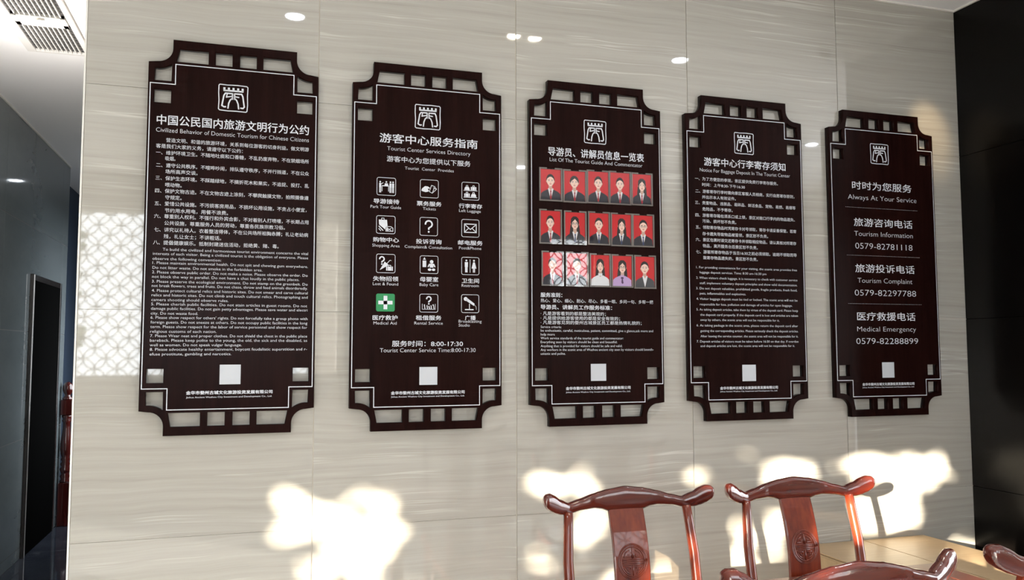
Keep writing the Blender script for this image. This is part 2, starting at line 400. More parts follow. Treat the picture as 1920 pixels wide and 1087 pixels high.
bl = empty('added_house', (3.7, -16.5, -0.05)); tag(bl, 'added plain brown house, out of view, dimming the mirrored lattice windows', 'added_house')  # unseen block added to darken what the windows show in reflections
q = MB(); q.box((-2.5, -1.5, 0), (2.5, 0, 6.2)); q.build('wall', mat('brown_render', (0.30, 0.25, 0.20), 0.9), bl)
q = MB(); q.box((-2.8, -1.8, 6.2), (2.8, 0.3, 6.45)); q.build('roof', M['carton_edge'], bl)
for wx in (-1.6, -0.2, 1.2):
    for wz in (1.2, 3.6):
        q = MB(); q.box((wx, 0.001, wz), (wx + 0.9, 0.03, wz + 1.3)); q.build('window_pane', M['black_frame'], bl)
# ------------------------------------------------------------------ tree outside the entrance that dapples the sunlight
GAPS = [(-0.095, 1.007, 0.038), (-0.057, 0.966, 0.054), (-0.019, 0.931, 0.049), (-0.098, 0.877, 0.035), (0.015, 0.885, 0.038), (0.102, 0.946, 0.044), (0.191, 0.997, 0.034), (0.203, 0.873, 0.062), (0.255, 0.808, 0.057), (0.181, 0.858, 0.045), (0.102, 0.913, 0.033), (0.06, 0.756, 0.049), (0.017, 0.732, 0.038), (0.194, 0.718, 0.05), (0.329, 0.87, 0.029), (0.104, 0.802, 0.033), (0.271, 0.953, 0.031), (0.911, 1.009, 0.045), (1.043, 1.003, 0.056), (0.974, 0.987, 0.041), (1.107, 0.975, 0.041), (1.155, 0.869, 0.031), (1.101, 0.823, 0.041), (1.089, 0.775, 0.031), (1.166, 0.839, 0.031), (0.889, 0.712, 0.035), (1.615, 1.0, 0.025), (1.612, 0.862, 0.038), (1.652, 0.818, 0.033), (1.819, 0.782, 0.045), (1.756, 0.667, 0.039), (1.815, 0.652, 0.05), (1.73, 0.597, 0.044), (1.787, 0.727, 0.045), (1.826, 0.6, 0.05), (2.004, 1.008, 0.052), (2.073, 1.016, 0.047), (2.162, 1.012, 0.044), (1.928, 0.99, 0.034), (1.971, 0.967, 0.046), (2.071, 0.957, 0.053), (2.129, 0.981, 0.047), (2.056, 0.862, 0.035), (1.985, 0.797, 0.046), (1.86, 0.753, 0.057), (1.901, 0.672, 0.068), (1.809, 0.653, 0.045), (1.996, 0.744, 0.046), (1.981, 0.666, 0.04), (2.066, 0.782, 0.035), (1.831, 0.786, 0.034), (2.479, 1.014, 0.043), (2.561, 1.01, 0.043), (2.664, 1.012, 0.044), (2.518, 1.007, 0.043), (2.607, 1.008, 0.037), (2.691, 1.005, 0.044), (2.747, 1.008, 0.044), (2.832, 1.004, 0.038), (2.903, 1.001, 0.048), (2.931, 0.977, 0.036), (2.873, 0.957, 0.039), (2.856, 0.918, 0.038), (2.515, 0.929, 0.086), (2.618, 0.924, 0.087), (2.735, 0.907, 0.076), (2.546, 0.845, 0.074), (2.649, 0.839, 0.075), (2.732, 0.834, 0.063), (2.542, 0.762, 0.074), (2.645, 0.756, 0.075), (2.728, 0.751, 0.063)]
DARKS = [(0.038, 0.966, 0.014), (0.152, 0.968, 0.02), (0.125, 0.867, 0.023), (0.148, 0.793, 0.023), (0.037, 0.84, 0.027), (0.18, 0.925, 0.013), (0.127, 0.734, 0.022), (0.09, 0.991, 0.022), (0.271, 0.902, 0.015), (1.027, 0.955, 0.028), (1.001, 1.029, 0.015), (1.123, 0.935, 0.015), (1.143, 0.801, 0.021), (1.643, 0.932, 0.033), (1.97, 0.935, 0.023), (1.924, 0.822, 0.029), (2.029, 0.816, 0.023), (1.811, 0.715, 0.025), (1.9, 0.615, 0.023), (2.125, 1.035, 0.015), (1.951, 0.705, 0.017), (2.65, 1.023, 0.016), (2.797, 1.017, 0.014), (2.87, 0.895, 0.016)]
def chair_shade(X, Z):
    if abs(X - 1.918) < 0.045 and Z > 0.6: return True
    for cx, dy in ((0.938, 0.75), (1.580, 0.75), (0.99, 1.72), (1.68, 1.72)):
        a = X - dy - cx; z = Z + 0.226*dy
        if abs(a) < 0.33 and 1.02 < z < 1.125: return True
        if dy < 1 and abs(a) < 0.085 and 0.5 < z < 1.1: return True
        if cx == 1.03 or (cx > 1.6): 
            if abs(a) < 0.32 and 0.99 < z < 1.15: return True
    return False
def lit(X, Z):
    if chair_shade(X, Z): return False
    if (0.50 < Z < 0.625 and 2.95 < X < 3.45) or (0.625 <= Z < 0.67 and 2.30 < X < 3.45):
        return (math.sin(X * 23 + Z * 60) + math.sin(X * 11 - Z * 35 + 1)) > -1.3
    if Z < 0.62 and 1.2 < X < 2.0:
        return math.sin(X * 31) + math.sin(Z * 47 + X * 9) > 0.3
    for gx, gz, gr in DARKS:
        if (X - gx)**2 + (Z - gz)**2 < (gr * 1.5)**2: return False
    if 2.42 < X < 2.775 and 0.72 < Z < 0.99: return True
    for gx, gz, gr in GAPS:
        if (X - gx)**2 + (Z - gz)**2 < (gr * 0.68)**2: return True
    return False
troot = empty('tree', (-4.6, -6.55, -0.05))
tag(troot, 'leafy tree standing on the paving outside the entrance door', 'tree')
lf = MB(); rnd = random.Random(3); cnt = 0
hdir = Vector((SUNV.x, SUNV.y, SUNV.z)); e1 = Vector((0, 0, 1)); e1 = (e1 - hdir * e1.dot(hdir)).normalized(); e2 = hdir.cross(e1).normalized()
tries = 0
while cnt < 11000 and tries < 90000:
    tries += 1
    X = rnd.uniform(-1.6, 4.1); Z = rnd.uniform(0.15, 1.38)
    r = rnd.uniform(0.022, 0.042)
    if Z > 1.15 or X > 3.5: r = 0.06
    thin = min(1, max(0, (-0.25 - X) / 0.45)) * min(1, max(0, (1.12 - Z) / 0.3)) * 0.955
    if thin > 0.02:
        r = rnd.uniform(0.012, 0.022)
        if rnd.random() < thin: continue
    bad = lit(X, Z)
    if not bad and Z < 1.12:
        for k in range(8):
            if lit(X + r*0.9*math.cos(k*PI/4), Z + r*0.9*math.sin(k*PI/4)): bad = True; break
    if bad:
        if lit(X, Z) and rnd.random() < 0.16 and not (2.42 < X < 2.76 and 0.68 < Z < 0.95): r = rnd.uniform(0.010, 0.022)
        else: continue
    d = rnd.uniform(8.5, 9.6)
    c = Vector((X, 0, Z)) - hdir * d
    a = rnd.uniform(0, 2*PI); n = 6
    pts = []
    for k in range(n):
        q = a + 2*PI*k/n; rr = r * (1.1 if k % 3 == 0 else 0.85)
        pts.append(c + e1*(rr*math.sin(q)) + e2*(rr*math.cos(q)) + hdir*(rnd.uniform(-0.02, 0.02)) - troot.location)
    lf.face(pts); cnt += 1
o = lf.build('foliage', M['leaf'], troot, fixn=False); o['kind'] = 'stuff'
tk = MB(); tk.tube([(0, 0, 0), (0.02, 0, 0.8), (0.05, 0.0, 1.5), (0.1, 0, 2.3)], [0.05, 0.045, 0.035, 0.015]); tk.tube([(0.03, 0, 1.3), (0.9, 0, 2.3), (1.9, 0, 2.5)], [0.025, 0.015, 0.006]); tk.tube([(0.03, 0, 1.2), (-0.9, 0, 2.2), (-1.9, 0, 2.5)], [0.025, 0.015, 0.006])
tk.build('trunk', M['bark'], troot)

# ------------------------------------------------------------------ ceiling lights
def downlight(x, y, label, warm=False, power=12):
    t_ = empty('ceiling_downlight', (x, y, ZC)); tag(t_, label, 'light', 'recessed ceiling downlights')
    m = MB(); m.lathe([(0.060, 0.0), (0.062, -0.004), (0.050, -0.006), (0.046, -0.001), (0.046, 0.0)], seg=28); m.build('ring', M['white_metal'], t_)
    m = MB(); m.lathe([(0.0452, -0.0005), (0.0452, -0.003), (0.0001, -0.003)], seg=24); m.build('lens', M['lamp_warm' if warm else 'lamp'], t_)
    l = bpy.data.lights.new('spot', 'SPOT'); l.energy = power; l.spot_size = 1.5; l.spot_blend = 0.6; l.shadow_soft_size = 0.04; l.color = (1.0, 0.88, 0.72) if warm else (0.92, 0.96, 1.0)
    lo = bpy.data.objects.new('lamp', l); put(lo, t_); lo.location = (0, 0, -0.012)
    return t_
downlight(-0.047, -1.036, 'round ceiling downlight mirrored in the tiles above the first board')
downlight(2.143, -1.032, 'round ceiling downlight mirrored in the tiles above the fourth board')
downlight(2.14, -4.03, 'round ceiling downlight near the window screens, right')
downlight(-0.05, -4.03, 'round ceiling downlight near the window screens, middle')
downlight(-1.21, 6.07, 'round ceiling downlight far down the corridor, mirrored in the left wall tiles', power=25)
downlight(4.18, -2.51, 'round ceiling downlight mirrored between the fourth and fifth boards')
downlight(-2.2, -1.03, 'round ceiling downlight in the entrance hall, near the corridor')
def twin_light(x, y, label, along='X'):
    t_ = empty('twin_spotlight', (x, y, ZC)); tag(t_, label, 'light')
    m = MB()
    for a, b in [((-0.13, -0.055), (0.13, -0.045)), ((-0.13, 0.045), (0.13, 0.055)), ((-0.13, -0.045), (-0.12, 0.045)), ((0.12, -0.045), (0.13, 0.045))]:
        m.box((a[0], a[1], -0.012), (b[0], b[1], -0.0005))
    m.build('frame', M['white_metal'], t_)
    for sx in (-0.06, 0.06):
        m = MB(); m.lathe([(0.034, -0.0005), (0.034, -0.006), (0.0001, -0.008)], c=(sx, 0), seg=20); m.build('lamp_lens', M['lamp_warm'], t_)
    l = bpy.data.lights.new('spot', 'SPOT'); l.energy = 10; l.spot_size = 1.6; l.spot_blend = 0.7; l.color = (1.0, 0.86, 0.68); l.shadow_soft_size = 0.05
    lo = bpy.data.objects.new('lamp', l); put(lo, t_); lo.location = (0, 0, -0.02)
twin_light(1.157, -0.96, 'small rectangular twin spotlight mirrored above the third board')
# warm spot aimed at the wall beside the last board
t_ = empty('wall_spotlight', (2.83, -0.62, ZC)); tag(t_, 'small warm ceiling spotlight aimed at the wall by the last board', 'light')
m = MB(); m.lathe([(0.03, 0.0), (0.03, -0.05), (0.026, -0.05), (0.022, -0.02), (0.0001, -0.02)], seg=20); m.build('housing', M['black_frame'], t_)
l = bpy.data.lights.new('spot', 'SPOT'); l.energy = 32; l.spot_size = 0.40; l.spot_blend = 1.0; l.color = (1.0, 0.74, 0.42); l.shadow_soft_size = 0.02
lo = bpy.data.objects.new('lamp', l); put(lo, t_); lo.location = (0, 0, -0.055)
lo.rotation_euler = (Vector((2.93, 0, 2.60)) - Vector((2.83, -0.62, 3.2))).to_track_quat('-Z', 'Y').to_euler()

# ceiling grille with the twin lamps, in the corridor mouth
gx0, gx1, gy0, gy1 = -1.412, -1.158, 0.62, 1.92
g = empty('air_vent', ((gx0 + gx1) / 2, (gy0 + gy1) / 2, ZC)); tag(g, 'long white slatted ceiling air grille with two bright lamps set in it', 'vent')
W2 = (gx1 - gx0) / 2; L2 = (gy1 - gy0) / 2
m = MB(); m.box((-W2, -L2, -0.0015), (W2, L2, -0.0005)); m.build('shade_sheet', M['void'], g)  # flat dark sheet standing in for the shade behind the slats
m = MB()
for a, b in [((-W2 - 0.045, -L2 - 0.03), (-W2, L2 + 0.03)), ((W2, -L2 - 0.03), (W2 + 0.03, L2 + 0.03)), ((-W2, -L2 - 0.03), (W2, -L2)), ((-W2, L2), (W2, L2 + 0.03))]:
    m.box((a[0], a[1], -0.016), (b[0], b[1], -0.0005))
m.build('frame', M['white_metal'], g, bevel=0.003)
ly0, ly1 = 1.375 - (gy0 + gy1) / 2, 1.515 - (gy0 + gy1) / 2
NS = 11; stp = 2 * W2 / NS; sp = None; sp2 = None
for k in range(1, NS):
    sx = -W2 + k * stp
    for part, (ya, yb) in enumerate(((-L2, ly0), (ly1, L2))):
        key = sp if part == 0 else sp2
        if key is None:
            m = MB(); m.box((-0.0030, ya, -0.015), (0.0030, yb, -0.002)); o = m.build('slat', M['slat'], g)
            if part == 0: sp = o
            else: sp2 = o
        else: o = key.copy(); put(o, g)
        o.location = (sx, 0, 0)
m = MB()
cy0 = -L2
while cy0 < L2:
    if not (ly0 - 0.01 < cy0 < ly1 + 0.01): m.box((-W2, cy0, -0.0032), (W2, cy0 + 0.008, -0.002))
    cy0 += 0.045
m.build('cross_fins', M['fin'], g)['kind'] = 'stuff'
m = MB()
for a, b in [((-W2 + 0.004, ly0), (W2 - 0.004, ly0 + 0.012)), ((-W2 + 0.004, ly1 - 0.045), (W2 - 0.004, ly1)), ((-W2 + 0.004, ly0), (-W2 + 0.03, ly1)), ((W2 - 0.03, ly0), (W2 - 0.004, ly1))]:
    m.box((a[0], a[1], -0.020), (b[0], b[1], -0.002))
lb = m.build('lamp_box', M['white_metal'], g, bevel=0.002)
for sx in (-0.055, 0.055):
    m = MB(); m.lathe([(0.033, -0.003), (0.033, -0.012), (0.0001, -0.016)], c=(sx, (ly0 + ly1) / 2 - 0.012), seg=20); m.build('lamp_lens', M['lamp_warm'], lb)
l = bpy.data.lights.new('spot', 'SPOT'); l.energy = 10; l.spot_size = 1.8; l.spot_blend = 0.7; l.color = (1.0, 0.88, 0.72); l.shadow_soft_size = 0.05
lo = bpy.data.objects.new('lamp', l); put(lo, g); lo.location = (0, (ly0 + ly1) / 2, -0.03)
l = bpy.data.lights.new('lamp', 'POINT'); l.energy = 26; l.color = (1.0, 0.95, 0.9); l.shadow_soft_size = 0.04  # added fill light, hanging free below the grille to brighten the ceiling
lo = bpy.data.objects.new('lamp', l); put(lo, g); lo.location = (0, (ly0 + ly1) / 2, -0.60)
# ------------------------------------------------------------------ information boards
BW, BH = 0.6, 1.256
def arc(cx, cy, r, a0, a1, n=10):
    return [(cx + r*math.cos(math.radians(a0 + (a1 - a0)*i/n)), cy + r*math.sin(math.radians(a0 + (a1 - a0)*i/n))) for i in range(n + 1)]
def mirror_x(pl): return [(BW - x, v) for x, v in pl][::-1]
def mirror_v(pl): return [(x, BH - v) for x, v in pl][::-1]
# panel coordinates: u to the right, v down from the shoulder line
q_tl = [(0.0, 0.0)] + [(x, v) for x, v in arc(0.030, -0.055, 0.051, 90, 0)] + [(0.081, -0.0885)]
top = q_tl + mirror_x(q_tl)
outline = top + [(x, BH - v) for x, v in top][::-1]
hA = [(0.104, -0.0575), (0.203, -0.0575), (0.203, -0.008)] + [(0.0945, -0.008), (0.0985, -0.028), (0.102, -0.045)]
hM = [(0.2275, -0.0575), (0.2865, -0.0575), (0.2865, -0.008), (0.2275, -0.008)]
hL = [(0.0205, 0.0665)] + arc(0.030, -0.055, 0.0745, 96, 49, 6) + [(0.078, 0.0665)]
hS = [(0.0205, 0.098), (0.078, 0.098), (0.078, 0.148), (0.0205, 0.148)]
half = [hA, hM, hL, hS]
holes = []
for h_ in half:
    for f in (lambda p_: p_, mirror_x, mirror_v, lambda p_: mirror_v(mirror_x(p_))): holes.append(f(h_))

def curve_mesh(splines, ext, bevel=0.0):
    cu = bpy.data.curves.new('tmp', 'CURVE'); cu.dimensions = '2D'; cu.fill_mode = 'BOTH'; cu.extrude = ext; cu.bevel_depth = bevel; cu.bevel_resolution = 0
    if bevel: cu.offset = -bevel
    for pl in splines:
        s_ = cu.splines.new('POLY'); s_.points.add(len(pl) - 1); s_.use_cyclic_u = True
        for p_, (x, v) in zip(s_.points, pl): p_.co = (x, -v, 0, 1)
    o = bpy.data.objects.new('tmp', cu); COL.objects.link(o)
    dg = bpy.context.evaluated_depsgraph_get(); me = bpy.data.meshes.new_from_object(o.evaluated_get(dg))
    bpy.data.objects.remove(o); bpy.data.curves.remove(cu)
    return me
FT = 0.030           # board thickness
board_me = curve_mesh([outline] + holes, FT/2 - 0.0012, 0.0012)
board_me.transform(Matrix.Translation((0, -FT/2, 0)) @ Matrix.Rotation(PI/2, 4, 'X'))
board_me.name = 'wood_panel'; board_me.materials.clear(); board_me.materials.append(M['board'])

YP = -(FT + 0.0005)
class Draw:
    """flat print in board coordinates"""
    def __init__(s, y=YP): s.m = MB(); s.y = y
    def poly(s, pts, mi=0, dy=0.0): s.m.face([(u, s.y - dy, -v) for u, v in pts], mi)
    def stroke(s, pts, w, close=False, mi=0, dy=0.0):
        n = len(pts); rng = range(n if close else n - 1)
        L_ = []; R_ = []
        for i in range(n):
            a = pts[(i - 1) % n] if (close or i > 0) else pts[i]; b = pts[(i + 1) % n] if (close or i < n - 1) else pts[i]
            p_ = pts[i]
            d1 = Vector((p_[0]-a[0], p_[1]-a[1])); d2 = Vector((b[0]-p_[0], b[1]-p_[1]))
            if d1.length < 1e-9: d1 = d2
            if d2.length < 1e-9: d2 = d1
            d1.normalize(); d2.normalize(); n1 = Vector((-d1.y, d1.x)); n2 = Vector((-d2.y, d2.x)); nn = (n1 + n2)
            nn = nn.normalized() if nn.length > 1e-6 else n1
            k = w/2 / max(0.45, nn.dot(n1))
            L_.append((p_[0] + nn.x*k, p_[1] + nn.y*k)); R_.append((p_[0] - nn.x*k, p_[1] - nn.y*k))
        for i in rng:
            j = (i + 1) % n; s.poly([L_[i], L_[j], R_[j], R_[i]], mi, dy)
    def circ(s, cx, cy, r, ry=None, mi=0, dy=0.0, n=18, a0=0, a1=360):
        ry = ry or r; s.poly([(cx + r*math.cos(math.radians(a0 + (a1-a0)*k/n)), cy + ry*math.sin(math.radians(a0 + (a1-a0)*k/n))) for k in range(n if a1-a0 == 360 else n + 1)], mi, dy)
    def rrect(s, x0, y0, x1, y1, r, w, mi=0):
        pts = arc(x1-r, y0+r, r, -90, 0, 4) + arc(x1-r, y1-r, r, 0, 90, 4) + arc(x0+r, y1-r, r, 90, 180, 4) + arc(x0+r, y0+r, r, 180, 270, 4)
        if w: s.stroke(pts, w, True, mi)
        else: s.poly(pts, mi)
    def out(s, name, mats, parent):
        # every print face looks out of the wall (-Y)
        for f in s.m.f:
            a, b, c = (Vector(s.m.v[f[i]]) for i in (0, 1, 2))
            nrm = sum(((Vector(s.m.v[f[i]]) - a).cross(Vector(s.m.v[f[i-1]]) - a).y for i in range(2, len(f))))
            if nrm < 0: f.reverse()
        return s.m.build(name, mats, parent, fixn=False)

STY = {  # size, centre-to-baseline factor, boldness
 'T': (0.0395, 0.37, 0.020), 'M': (0.0420, 0.37, 0.010), 'S': (0.0245, 0.37, 0.012), 's': (0.0200, 0.37, 0.03), 'c': (0.0168, 0.37, 0.0),
 't': (0.0225, 0.30, 0.002), 'm': (0.0330, 0.30, 0.0), 'n': (0.0400, 0.36, 0.0), 'u': (0.0165, 0.30, 0.0), 'e': (0.0142, 0.30, 0.0), 'F': (0.0138, 0.37, 0.05), 'f': (0.0082, 0.30, 0.012)}
def text_block(name, rows, parent):
    V_ = []; F_ = []
    for (txt, x1, x2, v, st) in rows:
        if st == 'D':
            n = 46; w = (x2 - x1) / n
            for k in range(n):
                b = len(V_); a0 = x1 + k*w; a1 = a0 + w*0.6
                V_ += [(a0, YP, -v - 0.0005), (a1, YP, -v - 0.0005), (a1, YP, -v + 0.0005), (a0, YP, -v + 0.0005)]; F_.append((b, b+1, b+2, b+3))
            continue
        size, kb, bold = STY[st]
        cu = bpy.data.curves.new('tmp', 'FONT'); cu.body = txt; cu.size = 1.0; cu.offset = {'t': -0.010, 'm': -0.014, 'n': -0.012, 'e': -0.006, 'u': -0.006}.get(st, 0.0); cu.resolution_u = 2 if st in 'ecfFu' else 3
        o = bpy.data.objects.new('tmp', cu); COL.objects.link(o)
        dg = bpy.context.evaluated_depsgraph_get(); me = bpy.data.meshes.new_from_object(o.evaluated_get(dg))
        xs = [q.co.x for q in me.vertices]
        if xs:
            a, b_ = min(xs), max(xs)
            if txt.endswith(('，', '。', '：', '；', '、')): b_ = max(b_, len(txt) * 0.9)
            k = (x2 - x1) / max(1e-6, b_ - a); b = len(V_)
            base = v + kb * size
            sh = [(0, 0)] if bold < 0.005 else [(-bold*0.6*size, -bold*0.35*size), (bold*0.6*size, bold*0.35*size), (bold*0.5*size, -bold*0.5*size)]
            for li, (dx, dz) in enumerate(sh):
                b = len(V_)
                for q in me.vertices: V_.append((x1 + (q.co.x - a) * k + dx, YP - li*0.00004, -(base - q.co.y * size) + dz))
                for p_ in me.polygons: F_.append([b + i for i in p_.vertices])
        bpy.data.objects.remove(o); bpy.data.curves.remove(cu); bpy.data.meshes.remove(me)
    me = bpy.data.meshes.new(name); me.from_pydata(V_, [], F_); me.materials.append(M['print'])
    o = bpy.data.objects.new(name, me); return put(o, parent)

def emblem(parent, r_):
    x0, y0, x1, y1 = r_; d = Draw(); w = x1 - x0; h = y1 - y0
    P = lambda a, b: (x0 + a*w, y0 + b*h)
    S = lambda pts, wd, c=False: d.stroke([P(*q) for q in pts], wd*w, c)
    fr = [(0.05, 0.02), (0.30, 0.03), (0.62, 0.015), (0.95, 0.03), (0.985, 0.07), (0.975, 0.40), (0.985, 0.72), (0.97, 0.95), (0.93, 0.985), (0.60, 0.975), (0.34, 0.985), (0.06, 0.97), (0.02, 0.93), (0.03, 0.60), (0.015, 0.33), (0.02, 0.06)]
    S(fr, 0.032, True)
    # crenellated top
    S([(0.17, 0.235), (0.84, 0.235)], 0.055)
    for xm in (0.20, 0.35, 0.505, 0.66, 0.81): d.poly([P(xm - 0.035, 0.12), P(xm + 0.035, 0.12), P(xm + 0.035, 0.23), P(xm - 0.035, 0.23)])
    # gate legs and arch
    S([(0.48, 0.335), (0.24, 0.335), (0.19, 0.42), (0.13, 0.80), (0.20, 0.845), (0.27, 0.835)], 0.048)
    S([(0.475, 0.32), (0.475, 0.56)], 0.045)
    S([(0.29, 0.475), (0.48, 0.43)], 0.042); S([(0.30, 0.36), (0.27, 0.50)], 0.040)
    S([(0.475, 0.50), (0.40, 0.58), (0.355, 0.70), (0.33, 0.90)], 0.045)
    S([(0.54, 0.335), (0.78, 0.335), (0.82, 0.42), (0.875, 0.80), (0.83, 0.855), (0.74, 0.845)], 0.048)
    S([(0.545, 0.32), (0.545, 0.56)], 0.045); S([(0.55, 0.44), (0.70, 0.46)], 0.042)
    S([(0.545, 0.50), (0.62, 0.58), (0.665, 0.70), (0.69, 0.90)], 0.045)
    return d.out('emblem', M['print'], parent)

def border(parent):
    d = Draw(); a, b, c, e = 0.0075, 0.0915, 0.003, 0.078
    pts = [(b, c), (BW-b, c), (BW-b, e), (BW-a, e), (BW-a, BH-e), (BW-b, BH-e), (BW-b, BH-c), (b, BH-c), (b, BH-e), (a, BH-e), (a, e), (b, e)]
    d.stroke(pts, 0.0030, True); return d.out('border_line', M['print'], parent)

